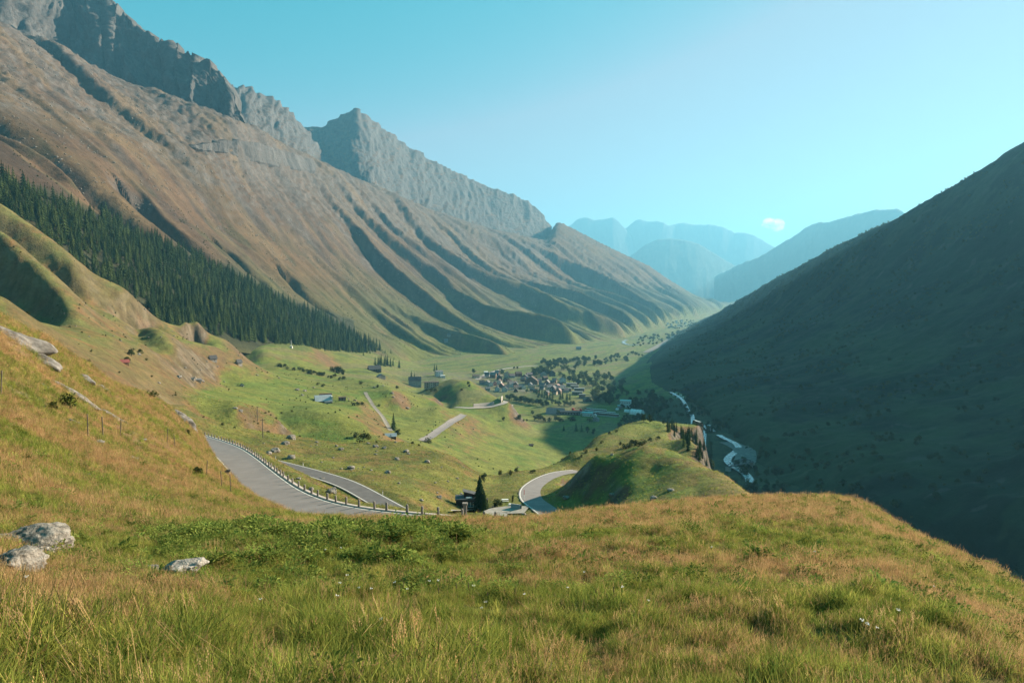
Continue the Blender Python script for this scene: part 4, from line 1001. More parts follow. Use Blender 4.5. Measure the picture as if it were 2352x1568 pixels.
for X, Y, w in ((410, 867, 18), (443, 872, 20), (465, 876, 12), (556, 887, 10), (683, 896, 14), (700, 898, 12), (695, 908, 10), (720, 890, 8), (900, 903, 12), (904, 912, 10), (935, 938, 12), (1087, 985, 8), (860, 890, 10), (880, 886, 8), (800, 916, 8), (815, 920, 10), (822, 926, 8), (640, 868, 8), (590, 862, 8), (500, 842, 8), (425, 845, 10), (460, 850, 8), (1220, 1023, 10), (1190, 1073, 6), (320, 815, 12), (365, 880, 10), (540, 938, 14), (552, 945, 16)):
    rock_at(X, Y, w, int(X + Y), 'grey boulder lying in the open green pasture of the valley', VB, [G2], False, .8)
for i in range(70):
    X, Y = random.uniform(120, 560), random.uniform(700, 900)
    p = spot(X, Y, [G2])
    if p is None or math.hypot(p.x, p.y) < 400: continue
    rock_at(X, Y, random.uniform(2.5, 6), i, 'pale stone lying on the grassy spur below the forest', 'stones on the spurs below the forest', [G2])
# ------------------------------------------------------------------ foliage
def leaf_mat(name, c1, c2, trans=0.25, rnd=0.35):
    m, nt, out = new_mat(name)
    oi = nd(nt, 'ShaderNodeObjectInfo'); tc = nd(nt, 'ShaderNodeTexCoord')
    n = nd(nt, 'ShaderNodeTexNoise'); n.inputs['Scale'].default_value = 1.4; n.inputs['Detail'].default_value = 4
    nt.links.new(tc.outputs['Object'], n.inputs['Vector'])
    mx = nd(nt, 'ShaderNodeMix', data_type='RGBA'); mx.inputs['A'].default_value = (*c1, 1); mx.inputs['B'].default_value = (*c2, 1)
    ad = nd(nt, 'ShaderNodeMath', operation='MULTIPLY_ADD'); ad.inputs[1].default_value = 0.9
    sb = nd(nt, 'ShaderNodeMath', operation='SUBTRACT'); sb.inputs[1].default_value = 0.45
    nt.links.new(oi.outputs['Random'], ad.inputs[0]); nt.links.new(n.outputs['Fac'], sb.inputs[0]); nt.links.new(sb.outputs[0], ad.inputs[2])
    nt.links.new(ad.outputs[0], mx.inputs['Factor'])
    d = nd(nt, 'ShaderNodeBsdfDiffuse'); t = nd(nt, 'ShaderNodeBsdfTranslucent'); ms = nd(nt, 'ShaderNodeMixShader'); ms.inputs[0].default_value = trans
    nt.links.new(mx.outputs['Result'], d.inputs['Color']); nt.links.new(mx.outputs['Result'], t.inputs['Color'])
    nt.links.new(d.outputs[0], ms.inputs[1]); nt.links.new(t.outputs[0], ms.inputs[2]); nt.links.new(ms.outputs[0], out.inputs['Surface'])
    return m
MAT_NEEDLE = leaf_mat('spruce_needles', (0.014, 0.034, 0.014), (0.080, 0.105, 0.034), 0.25)
MAT_LEAF = leaf_mat('broad_leaves', (0.026, 0.046, 0.016), (0.070, 0.085, 0.026), 0.3)
MAT_SHRUB = leaf_mat('shrub_leaves', (0.030, 0.045, 0.013), (0.075, 0.080, 0.024), 0.3)
MAT_BARK = plain_mat('bark', (0.06, 0.045, 0.034), 0.95, 0.3, 3.0)

def spruce_meshes(seed, tiers=9, n=11, wid=0.17):
    rs = random.Random(seed); cr = MB()
    for t in range(tiers):
        f = t / (tiers - 1); z0 = 0.06 + 0.86 * f; rad = wid * (1 - f) ** 0.85 * rs.uniform(0.85, 1.12) + 0.012
        drop = 0.085 * (1 - 0.5 * f); off = rs.uniform(0, 6.28)
        top = (rs.uniform(-.006, .006), rs.uniform(-.006, .006), z0 + 0.10 * (1 - 0.3 * f)); b = [top]
        for k in range(2 * n):
            a = off + math.pi * k / n; q = rad * (rs.uniform(0.85, 1.18) if k % 2 == 0 else rs.uniform(0.42, 0.62))
            b.append((q * math.cos(a), q * math.sin(a), z0 - (drop * q / rad if k % 2 == 0 else drop * 0.2) + rs.uniform(-.012, .012)))
        cr.add(b, [(0, 1 + k, 1 + (k + 1) % (2 * n)) for k in range(2 * n)])
    cr.add([(0.01, 0, 0.93), (-0.006, 0.009, 0.93), (-0.006, -0.009, 0.93), (0, 0, 1.02)], [(0, 1, 3), (1, 2, 3), (2, 0, 3)])
    tr = MB().tube([(0, 0, -0.06), (0, 0, 0.5), (0, 0, 0.97)], [0.022, 0.014, 0.003], 6)
    return tr.mesh('trunk', MAT_BARK), cr.mesh('crown', MAT_NEEDLE)
SPR = [spruce_meshes(s, t, n, w) for s, t, n, w in ((1, 9, 10, .16), (2, 10, 9, .14), (3, 8, 11, .19), (4, 10, 10, .15))]
def fine_spruce(seed, wid=0.22):
    rs = random.Random(seed); cr = MB()
    for t in range(26):
        f = t / 25; z0 = 0.05 + 0.92 * f; rad = wid * (1 - f) ** 0.8 + 0.012
        nb = int(22 - 12 * f)
        for k in range(nb):
            a = 6.283 * (k + rs.uniform(-.35, .35)) / nb + t * 0.7; q = rad * rs.uniform(0.7, 1.12); w = 0.035 + 0.22 * q
            ca, sa = math.cos(a), math.sin(a); dz = -0.10 * q / wid * rs.uniform(0.6, 1.5)
            mid = (ca * q * .55, sa * q * .55, z0 + dz * 0.25 + 0.012); tip = (ca * q, sa * q, z0 + dz)
            l = (mid[0] - sa * w * .55, mid[1] + ca * w * .55, mid[2] - 0.024); r_ = (mid[0] + sa * w * .55, mid[1] - ca * w * .55, mid[2] - 0.024)
            cr.add([(0, 0, z0 + 0.01), l, tip, r_, mid], [(0, 1, 4), (0, 4, 3), (1, 2, 4), (4, 2, 3)])
            hz = rs.uniform(.02, .04)
            cr.add([mid, tip, (tip[0], tip[1], tip[2] - hz * .5), (mid[0], mid[1], mid[2] - hz)], [(0, 1, 2, 3)])
    tr = MB().tube([(0, 0, -0.06), (0, 0, 0.5), (0, 0, 0.99)], [0.02, 0.013, 0.002], 7)
    return tr.mesh('trunk', MAT_BARK), cr.mesh('crown', MAT_NEEDLE)
def broad_meshes(seed, wid=0.40, low=0.22, nl=420, leaf=0.085, lobes=9, mat=None, trunk=0.028):
    """leaf-sized faces spread through a lobed crown of unit height"""
    rs = np.random.default_rng(seed); cr = MB()
    cen = []
    for _ in range(lobes):
        a = rs.uniform(0, 6.28); q = wid * 0.62 * math.sqrt(rs.uniform(0, 1)); z = rs.uniform(low + 0.12, 0.86)
        q *= 1 - 0.55 * max(0, (z - 0.55) / 0.45)
        cen.append((q * math.cos(a), q * math.sin(a), z, rs.uniform(0.11, 0.19) * wid / 0.40 + 0.02))
    for _ in range(nl):
        c = cen[rs.integers(lobes)]; d = rs.normal(size=3); d /= np.linalg.norm(d)
        q = c[3] * rs.uniform(0.55, 1.12); p = np.array([c[0], c[1], c[2]]) + d * q * np.array([1.15, 1.15, 0.95])
        nrm = d + rs.normal(size=3) * 0.45; nrm /= np.linalg.norm(nrm)
        u = np.cross(nrm, rs.normal(size=3)); u /= np.linalg.norm(u); v = np.cross(nrm, u); s_ = leaf * rs.uniform(0.5, 1.1)
        cr.add([p - u * s_, p + v * s_ * .6, p + u * s_, p - v * s_ * .6], [(0, 1, 2, 3)])
    tr = MB()
    if trunk:
        tr.tube([(0, 0, -0.06), (0.005, 0.004, low + 0.15), (0, 0, 0.7)], [trunk, trunk * .75, trunk * .2], 6)
        for c in cen[:5]: tr.tube([(0, 0, low), (c[0] * .6, c[1] * .6, (low + c[2]) * .52), (c[0], c[1], c[2])], [trunk * .5, trunk * .35, trunk * .1], 5)
    else: tr.tube([(0, 0, -0.05), (0, 0, 0.3)], [0.03, 0.01], 5)
    return tr.mesh('trunk', MAT_BARK), cr.mesh('crown', mat or MAT_LEAF)
BRD = [broad_meshes(s, w, l, 430, 0.075) for s, w, l in ((11, .40, .2), (12, .46, .16), (13, .34, .24), (14, .5, .12))]
BSH = [broad_meshes(s, w, 0.0, 320, 0.12, 8, MAT_SHRUB, 0) for s, w in ((21, .75), (22, .95), (23, .65))]
def tree(meshes, p, h, name, label, cat, group=None, wx=1.0):
    e = empty(name, (p.x, p.y, p.z), random.uniform(0, 6.28), (h * wx, h * wx, h))
    link('trunk', meshes[0], e); link('crown', meshes[1], e)
    tag(e, label, cat, group); return e
def plant(X, Y, hpx, kind, label, group=None, layers=None, wx=1.0, name=None):
    """tree or bush whose foot is at the survey position; height in survey units"""
    p = spot(X, Y, layers or [G2, M1, R1])
    if p is None: return
    h = hpx / 1568 * math.hypot(p.x, p.y)
    ms, nm, cat = {'s': (SPR, 'spruce_tree', 'spruce'), 'b': (BRD, 'broadleaf_tree', 'tree'), 'u': (BSH, 'bush', 'bush')}[kind]
    return tree(random.choice(ms), p, h, name or nm, label, cat, group, wx)
# instancing for masses
def instancer(name, pts, rot, scl, idx, tints, sources, kind='stuff'):
    """one object of many small pieces: points carrying rotation, scale, choice and tint"""
    c = bpy.data.collections.new(name + '_pieces')
    for i, me in enumerate(sources):
        o = bpy.data.objects.new('piece_%02d' % i, me); c.objects.link(o)
    n = len(pts)
    me = bpy.data.meshes.new(name); me.vertices.add(n); me.vertices.foreach_set('co', np.asarray(pts, np.float32).ravel())
    for nm, ty, key, arr in (('rot', 'FLOAT_VECTOR', 'vector', rot), ('scl', 'FLOAT', 'value', scl), ('pick', 'INT', 'value', idx), ('tint', 'FLOAT_COLOR', 'color', tints)):
        a = me.attributes.new(nm, ty, 'POINT'); a.data.foreach_set(key, np.ascontiguousarray(arr, np.int32 if ty == 'INT' else np.float32).ravel())
    ob = link(name, me)
    ng = bpy.data.node_groups.new(name + '_nodes', 'GeometryNodeTree')
    ng.interface.new_socket('Geometry', in_out='INPUT', socket_type='NodeSocketGeometry'); ng.interface.new_socket('Geometry', in_out='OUTPUT', socket_type='NodeSocketGeometry')
    gi, go = ng.nodes.new('NodeGroupInput'), ng.nodes.new('NodeGroupOutput')
    ci = ng.nodes.new('GeometryNodeCollectionInfo'); ci.inputs['Collection'].default_value = c; ci.inputs['Separate Children'].default_value = True; ci.inputs['Reset Children'].default_value = True
    ip = ng.nodes.new('GeometryNodeInstanceOnPoints'); ip.inputs['Pick Instance'].default_value = True
    def na(nm, ty):
        a = ng.nodes.new('GeometryNodeInputNamedAttribute'); a.data_type = ty; a.inputs['Name'].default_value = nm; return a.outputs['Attribute']
    L = ng.links
    L.new(gi.outputs[0], ip.inputs['Points']); L.new(ci.outputs[0], ip.inputs['Instance'])
    L.new(na('pick', 'INT'), ip.inputs['Instance Index']); L.new(na('scl', 'FLOAT'), ip.inputs['Scale'])
    er = ng.nodes.new('FunctionNodeEulerToRotation'); L.new(na('rot', 'FLOAT_VECTOR'), er.inputs[0]); L.new(er.outputs[0], ip.inputs['Rotation'])
    L.new(ip.outputs[0], go.inputs[0])
    md = ob.modifiers.new('scatter', 'NODES'); md.node_group = ng
    if kind: ob['kind'] = kind
    return ob
def joined(tr, cr):
    me = bpy.data.meshes.new('piece'); v = [x.co[:] for x in cr.vertices]; b = len(v)
    v += [x.co[:] for x in tr.vertices]; f = [tuple(p.vertices) for p in cr.polygons] + [tuple(b + i for i in p.vertices) for p in tr.polygons]
    me.from_pydata(v, [], f); me.materials.append(cr.materials[0]); me.materials.append(tr.materials[0])
    me.polygons.foreach_set('material_index', [0] * len(cr.polygons) + [1] * len(tr.polygons)); return me

# ------------------------------------------------------------------ the spruce forest on the left
TOPL = ((-40, 405), (0, 418), (60, 436), (120, 458), (180, 485), (250, 515), (330, 548), (400, 576), (470, 606), (530, 630), (590, 662), (650, 698), (700, 718), (760, 738), (800, 760), (840, 784), (878, 800))
BOTL = ((-40, 580), (0, 590), (200, 690), (330, 755), (430, 768), (520, 780), (600, 786), (640, 796), (700, 806), (760, 816), (830, 812), (878, 806))
mx_, my_, mz_ = [M1.V[..., k] for k in range(3)]
dyv = my_ * CP - mz_ * SP; PX = 1176 + 1568 * mx_ / dyv; PY = 784 - 1568 * (my_ * SP + mz_ * CP) / dyv
inside = (PX > -40) & (PX < 878) & (PY > np.interp(PX, [a for a, b in TOPL], [b for a, b in TOPL])) & (PY < np.interp(PX, [a for a, b in BOTL], [b for a, b in BOTL])) & (tj < 0.36)
area = np.linalg.norm(np.cross(np.gradient(M1.V, axis=0), np.gradient(M1.V, axis=1)), axis=-1) * inside
dens = area * (0.55 + 0.9 * n01(mx_, my_, 120, 301)) * np.where(n01(mx_, my_, 38, 303) < 0.16, 0.15, 1)
pr = (dens / dens.sum()).ravel()
NT = 3900
ids = RNG.choice(pr.size, NT, p=pr, replace=True)
fp = M1.V.reshape(-1, 3)[ids] + np.concatenate([RNG.uniform(-4, 4, (NT, 2)), np.zeros((NT, 1))], 1)
fh = np.clip(RNG.normal(21, 6, NT), 6, 36) * (0.8 + 0.35 * n01(fp[:, 0], fp[:, 1], 150, 305)); fq = np.hypot(fp[:, 0], fp[:, 1])
# drop those standing behind the spurs in front; the nearest in view are individuals
def visible(p, h):
    a = math.atan2(p[0], p[1]); q = math.hypot(p[0], p[1]); e = (p[2] + h * 0.75) / q
    for L in (G2, L1):
        g = L.hit(a, e)
        if g is not None and g < q - 5: return False
    return True
order = np.argsort(-fh / fq); single = []
for i in order:
    if len(single) >= 290: break
    if visible(fp[i], fh[i]): single.append(i)
for i in single:
    tree(SPR[i % 4], Vector(fp[i]), fh[i], 'spruce_tree', 'dark green spruce of the dense forest covering the left slope', 'spruce', 'spruces of the hillside forest', RNG.uniform(1.1, 1.7))
rest = np.setdiff1d(np.arange(NT), single)
SPRW = [spruce_meshes(s, t, n, w) for s, t, n, w in ((31, 8, 9, .23), (32, 9, 9, .20), (33, 8, 10, .26), (34, 9, 9, .18))]
SPJ = [joined(*m) for m in SPRW]
instancer('forest', fp[rest], np.stack([np.zeros(len(rest)), np.zeros(len(rest)), RNG.uniform(0, 6.28, len(rest))], 1), fh[rest], RNG.integers(0, 4, len(rest)), np.ones((len(rest), 4)), SPJ)

# ------------------------------------------------------------------ single trees and bushes of the valley
fm = fine_spruce(5, 0.25); fm2 = fine_spruce(8, 0.28)
def fine(X, Y, hpx, m, label):
    p = spot(X, Y, [G2]); return tree(m, p, hpx / 1568 * math.hypot(p.x, p.y), 'spruce_tree', label, 'spruce')
fine(1102, 1172, 86, fm, 'tall dark spruce standing in front of the dark wooden inn')
fine(1112, 1173, 50, fm2, 'shorter spruce touching the tall spruce beside the inn')
plant(904, 987, 40, 's', 'lone bushy conifer standing behind the small tin-roofed hut', wx=1.7)
plant(914, 1003, 20, 'b', 'round dark tree growing at the right end of the tin-roofed hut', wx=1.0)
for X, Y, h in ((862, 838, 20), (869, 840, 24), (876, 839, 27), (883, 841, 24), (890, 840, 26), (897, 842, 22), (903, 840, 18), (873, 836, 22), (886, 837, 24)):
    plant(X, Y, h, 's', 'dark spruce of the tight clump above the chalets on the left', 'spruce clump above the chalets', wx=1.4)
plant(917, 845, 20, 's', 'separate dark spruce just right of the spruce clump', wx=1.6)
plant(945, 878, 28, 's', 'dark spruce behind the left end of the grey mansard hotel', wx=1.5)
plant(952, 876, 22, 's', 'second spruce behind the roof of the grey mansard hotel', wx=1.5)
plant(998, 852, 18, 's', 'dark spruce at the left side of the white villa', wx=1.5); plant(1003, 851, 15, 's', 'small spruce right behind the white villa', wx=1.4)
for X, Y, h in ((840, 806, 16), (850, 812, 14), (862, 808, 14), (898, 812, 12), (820, 806, 15), (885, 810, 9), (905, 826, 8), (835, 816, 12)):
    plant(X, Y, h, 's', 'small spruce scattered below the lower edge of the forest', 'spruces below the forest edge', wx=1.3)
GT = 'conifers on the golf meadow'
plant(1295, 989, 13, 's', 'small round conifer, leftmost of the row on the golf meadow', GT, wx=2.0)
plant(1323, 990, 21, 's', 'broad tall conifer of the pair on the golf meadow', GT, wx=1.9)
plant(1336, 991, 18, 's', 'slightly shorter conifer right of the broad one on the golf meadow', GT, wx=1.7)
plant(1349, 995, 16, 'b', 'thin loose tree right of the conifer pair on the golf meadow', GT, wx=.8)
plant(1364, 1002, 19, 'b', 'dark round tree at the shadow edge right of the golf conifers', GT, wx=.8)
RT = 'single round trees on the meadow before the station'
plant(1192, 967, 18, 'b', 'dark round tree standing alone where the brown bank ends', RT)
plant(1157, 967, 10, 'b', 'thin young tree at the foot of the brown bank', RT)
plant(1223, 952, 11, 'b', 'small round tree in the meadow left of the pink-roofed shed', RT)
for X, Y, h in ((1228, 966, 12), (1236, 965, 16), (1243, 965, 15), (1249, 967, 9), (1262, 968, 10), (1276, 966, 14), (1283, 967, 12), (1290, 968, 9), (1311, 966, 10), (1317, 966, 9), (1282, 952, 12), (1202, 967, 5), (1210, 967, 5), (1354, 968, 8)):
    plant(X, Y, h, 'b' if h > 10 else 'u', 'low bushy tree in the broken hedge along the meadow before the station', 'hedge trees before the station', wx=1.1)
for i in range(24):
    t = i / 23; X = 1162 + 96 * t + random.uniform(-2, 2); Y = 917 + 17 * t + random.uniform(-2, 2)
    plant(X, Y, random.uniform(10, 16), 'b', 'leafy tree in the row between the village and the road hill', 'tree row below the village', wx=1.1)
for X, Y, h in ((1233, 905, 17), (1239, 908, 18), (1245, 912, 20), (1251, 914, 20), (1257, 917, 22), (1263, 918, 20), (1269, 914, 16), (1236, 912, 15), (1287, 917, 22), (1292, 916, 20), (1302, 918, 19), (1309, 918, 18)):
    plant(X, Y, h, 's', 'tall narrow conifer among the lower houses of the village', 'conifers among the lower village houses', wx=1.5)
for X, Y in ((1277, 930), (1284, 933), (1296, 932), (1303, 931), (1310, 933), (1268, 928), (1318, 932)):
    plant(X, Y, 13, 'b', 'leafy tree standing behind the railway sheds', 'trees behind the railway sheds', wx=1.1)
for X, Y, h in ((1153, 860, 14), (1160, 864, 10), (1088, 858, 13), (1075, 884, 10), (1078, 890, 9), (1188, 848, 8), (1195, 897, 9), (1210, 901, 9), (1200, 893, 8), (1181, 848, 7), (1170, 887, 6), (1122, 893, 7)):
    plant(X, Y, h, 'b', 'round tree between the upper houses of the village', 'trees between the village houses', wx=1.1)
def wood(n, poly, h0, h1, label, group, kind='b', wx=1.1):
    xs = [p[0] for p in poly]; ys = [p[1] for p in poly]; k = 0
    while k < n:
        X, Y = random.uniform(min(xs), max(xs)), random.uniform(min(ys), max(ys)); c = False
        for i in range(len(poly)):
            (x0, y0), (x1, y1) = poly[i], poly[i - 1]
            if (y0 > Y) != (y1 > Y) and X < (x1 - x0) * (Y - y0) / (y1 - y0) + x0: c = not c
        if not c: continue
        plant(X, Y, random.uniform(h0, h1), kind, label, group, wx=wx); k += 1
wood(16, [(1225, 856), (1262, 850), (1268, 862), (1250, 866), (1222, 864)], 12, 17, 'leafy tree in the oval grove behind the village', 'oval grove behind the village')
wood(60, [(1235, 832), (1300, 826), (1370, 826), (1385, 838), (1330, 850), (1262, 852)], 9, 14, 'tree in the long wood behind the village along the valley floor', 'long wood behind the village')
wood(55, [(1280, 862), (1330, 862), (1400, 866), (1438, 880), (1430, 905), (1395, 905), (1345, 890), (1290, 876)], 11, 18, 'leafy tree in the wood to the right of the village', 'wood right of the village')
wood(22, [(1358, 900), (1400, 912), (1425, 925), (1400, 935), (1362, 925)], 14, 22, 'tall leafy tree between the brown barracks and the turquoise hall', 'trees before the turquoise hall')
wood(50, [(1440, 900), (1500, 905), (1545, 925), (1530, 950), (1480, 950), (1430, 925)], 10, 16, 'tree in the shaded wood at the foot of the dark mountain', 'shaded wood at the mountain foot')
wood(26, [(1380, 822), (1450, 812), (1480, 818), (1440, 832), (1390, 838)], 6, 9, 'small tree of the strip along the far meadows', 'trees along the far meadows', 'b', 1.3)
wood(60, [(1445, 786), (1490, 772), (1560, 764), (1572, 770), (1520, 790), (1450, 798)], 4, 7, 'tiny tree of the far wood beside the river', 'far wood beside the river', 'b', 1.5)
wood(40, [(1520, 755), (1545, 740), (1600, 735), (1600, 745), (1560, 756)], 3, 5, 'tiny tree around the far village', 'trees round the far village', 'b', 1.6)
for X, Y, h in ((1478, 966, 22), (1492, 967, 20)): plant(X, Y + 4, h, 'b', 'pair of round trees on the rim of the golf knoll' if h == 22 else 'right-hand round tree of the pair on the golf knoll rim', layers=[G2], wx=.75)
plant(1524, 976, 11, 'b', 'small round bush alone on the bright golf green', layers=[G2])
for i in range(26):
    X = random.uniform(1566, 1636); Y = 1010 + (X - 1566) * 0.6 + random.uniform(-14, 26)
    plant(X, Y, random.uniform(18, 32), 's', 'dark spruce growing down the gorge side of the golf knoll', 'spruces on the gorge side', [G2], 1.3)
for i in range(22):
    X = random.uniform(1532, 1602); Y = 985 + (X - 1532) * 0.35 + random.uniform(-6, 12)
    plant(X, Y, random.uniform(17, 30), 's', 'dark spruce on the cliff edge of the golf knoll', 'spruces on the cliff of the golf knoll', [G2], 1.3)
for X, Y, h in ((1445, 1028, 12), (1452, 1024, 14), (1460, 1022, 13), (1470, 1026, 12), (1436, 1030, 11), (1480, 1020, 10), (1493, 1014, 9), (1512, 1010, 9), (1400, 998, 7), (1415, 992, 6), (1345, 1040, 8), (1335, 1050, 7), (1382, 1018, 7), (1370, 1035, 8), (1425, 1022, 8)):
    plant(X, Y, h, 'u', 'dark bush in the hollow between the green knoll and the golf knoll', 'bushes between the two knolls', [G2])
plant(1112, 1108, 22, 'b', 'dark crooked tree on the bank behind the inn', layers=[G2], wx=.9)
plant(1150, 1091, 12, 'u', 'wide grey-green bush on the field edge behind the inn, the left one', layers=[G2]); plant(1172, 1090, 12, 'u', 'wide grey-green bush on the field edge behind the inn, the middle one', layers=[G2]); plant(1186, 1085, 13, 'b', 'small round tree at the end of the bush row behind the inn', layers=[G2]); plant(1224, 1086, 8, 'u', 'flat low bush beside the top of the road bend', layers=[G2], wx=1.6)
plant(984, 1017, 12, 'u', 'round bush at the lower end of the valley road', layers=[G2])
plant(838, 1014, 20, 'u', 'large grey-green bush at the foot of the eroded brown bank', layers=[G2], wx=1.3); plant(818, 1006, 14, 'u', 'darker bush beside the large one under the eroded bank', layers=[G2])
plant(1143, 1164, 20, 'u', 'loose brownish shrub on the terrace beside the inn', layers=[G2])
plant(1178, 1160, 26, 'b', 'thin bare young tree behind the terrace wall', layers=[G2], wx=.35)
plant(302, 818, 17, 'b', 'small dark tree behind the red-roofed hut on the left meadow', layers=[G2]); plant(322, 812, 9, 'u', 'low dark bush right of the small tree on the left meadow', layers=[G2]); plant(292, 832, 11, 'u', 'round bush beside the red-roofed hut', layers=[G2])
for i in range(34):
    t = random.random(); X = 640 + 150 * t; Y = 842 + 30 * t + random.uniform(-3, 3)
    plant(X, Y, random.uniform(4, 9), 'u', 'bush of the long hedge crossing the upper meadows', 'hedge across the upper meadows', [G2])
for X, Y, h in ((772, 856, 14), (779, 858, 15), (786, 860, 13), (765, 854, 11), (1000, 900, 8), (990, 898, 7), (980, 894, 7), (1060, 898, 6), (790, 872, 8), (742, 888, 7), (730, 884, 6), (830, 882, 7), (912, 893, 7), (868, 890, 7), (812, 932, 8), (822, 932, 9), (832, 931, 8), (870, 933, 5)):
    plant(X, Y, h, 'u', 'single dark bush on the rolling valley meadows', 'single bushes on the valley meadows', [G2])
b = plant(296, 872, 58, 'u', 'large dark spiky bush standing out on the dry left slope', layers=[L1], wx=.85)
for X, Y, h in ((148, 938, 26), (120, 940, 16), (270, 842, 16), (330, 890, 14), (350, 915, 16), (455, 1090, 16), (470, 985, 12), (60, 1060, 14), (430, 1000, 12)):
    plant(X, Y, h, 'u', 'low olive shrub in the dry grass of the left slope', 'low shrubs on the left slope', [L1])

# ------------------------------------------------------------------ scrub and loose blocks too many to count
BSJ = [joined(*m) for m in BSH]
def scatter_on(L, n, wfun):
    A = np.linalg.norm(np.cross(np.gradient(L.V, axis=0), np.gradient(L.V, axis=1)), axis=-1)
    w = (A * wfun)[:-1, :-1]; c = np.cumsum(w.ravel()); k = np.searchsorted(c, RNG.uniform(0, c[-1], n)); i, j = np.unravel_index(np.minimum(k, w.size - 1), w.shape)
    u, v = RNG.uniform(0, 1, (2, n, 1)); V = L.V
    return (V[i, j] * (1 - u) + V[i + 1, j] * u) * (1 - v) + (V[i, j + 1] * (1 - u) + V[i + 1, j + 1] * u) * v
def mass(name, p, h0, h1, src):
    n = len(p); instancer(name, p, np.stack([RNG.normal(0, .15, n), RNG.normal(0, .15, n), RNG.uniform(0, 6.28, n)], 1), RNG.uniform(h0, h1, n), RNG.integers(0, len(src), n), np.ones((n, 4)), src)
x, y, z = [R1.V[..., k] for k in range(3)]; aR = np.degrees(np.arctan2(x, y))
mass('hillside_scrub', scatter_on(R1, 9000, (aR < 40) * (aR > 13) * sstep(0.46, 0.62, n01(x, y, 120, 401, 4)) * (R1.r > 500)), 1.5, 5.5, BSJ)
x, y, z = [M1.V[..., k] for k in range(3)]; aM = np.degrees(np.arctan2(x, y)); vv = A_DIR[0] * x + A_DIR[1] * y; pp = F_DIR[0] * x + F_DIR[1] * y
mass('slope_scrub', scatter_on(M1, 3000, (aM > -40) * (tj < 0.62) * (tj > 0.03) * sstep(0.56, 0.70, n01(vv, pp / 2.5, 50, 403, 4))), 1.0, 2.6, BSJ)
BLK = []
for me in BM:
    q = me.copy(); BLK.append(q)
mass('scree_blocks', scatter_on(M1, 7000, (aM > -40) * (aM < 2) * (tj > 0.5) * (tj < 0.97) * sstep(0.42, 0.62, n01(x, y, 90, 405, 4))), 0.8, 3.0, BLK)
x, y, z = [G2.V[..., k] for k in range(3)]; aG = np.degrees(np.arctan2(x, y))
mass('pasture_scrub', scatter_on(G2, 600, (G2.r > 280) * (G2.r < 1000) * (aG < 6) * sstep(0.50, 0.66, n01(x, y, 45, 407, 4)) * (z > -150)), 0.5, 1.4, BSJ)
mass('gorge_scrub', scatter_on(G2, 900, (aG > 9) * (aG < 22) * (G2.r > 330) * (G2.r < 1300) * (z < -120) * sstep(0.42, 0.6, n01(x, y, 60, 409, 4))), 3, 9, [joined(*m) for m in BRD])
# ------------------------------------------------------------------ meadow grass
def grass_mat(name, trans=0.42):
    m, nt, out = new_mat(name)
    at = nd(nt, 'ShaderNodeAttribute', attribute_name='tint'); at.attribute_type = 'INSTANCER'
    oi = nd(nt, 'ShaderNodeObjectInfo')
    mr = nd(nt, 'ShaderNodeMapRange'); mr.inputs['To Min'].default_value = 0.50; mr.inputs['To Max'].default_value = 1.45
    nt.links.new(oi.outputs['Random'], mr.inputs['Value'])
    mul = nd(nt, 'ShaderNodeVectorMath', operation='SCALE'); nt.links.new(at.outputs['Color'], mul.inputs[0]); nt.links.new(mr.outputs['Result'], mul.inputs['Scale'])
    d = nd(nt, 'ShaderNodeBsdfDiffuse'); t = nd(nt, 'ShaderNodeBsdfTranslucent'); ms = nd(nt, 'ShaderNodeMixShader'); ms.inputs[0].default_value = trans
    for q in (d, t): nt.links.new(mul.outputs[0], q.inputs['Color'])
    nt.links.new(d.outputs[0], ms.inputs[1]); nt.links.new(t.outputs[0], ms.inputs[2]); nt.links.new(ms.outputs[0], out.inputs['Surface'])
    return m
MAT_GRASS = grass_mat('grass_blades')
MAT_STALK = plain_mat('dry_stalks', (0.30, 0.185, 0.085), 0.9, 0.3, 40.0)
MAT_PETAL = plain_mat('white_petals', (0.72, 0.70, 0.66), 0.7, 0.1)
def blade(mb, rs, x, y, h, w, lean, mi=0, curl=0.5):
    a = rs.uniform(0, 6.283); ca, sa = math.cos(a), math.sin(a); f = rs.uniform(0, 6.283); u, v = math.cos(f), math.sin(f)
    p = []
    for t, k in ((0, 1.0), (0.45, 0.85), (0.8, 0.5)):
        q = lean * (t ** 1.7); z = h * (t - curl * 0.25 * lean / max(h, .01) * t * t)
        p += [(x + ca * q - u * w * k * .5, y + sa * q - v * w * k * .5, z), (x + ca * q + u * w * k * .5, y + sa * q + v * w * k * .5, z)]
    p.append((x + ca * lean, y + sa * lean, h * (1 - curl * 0.25 * lean / max(h, .01))))
    mb.add(p, [(0, 1, 3, 2), (2, 3, 5, 4), (4, 5, 6)], mi)
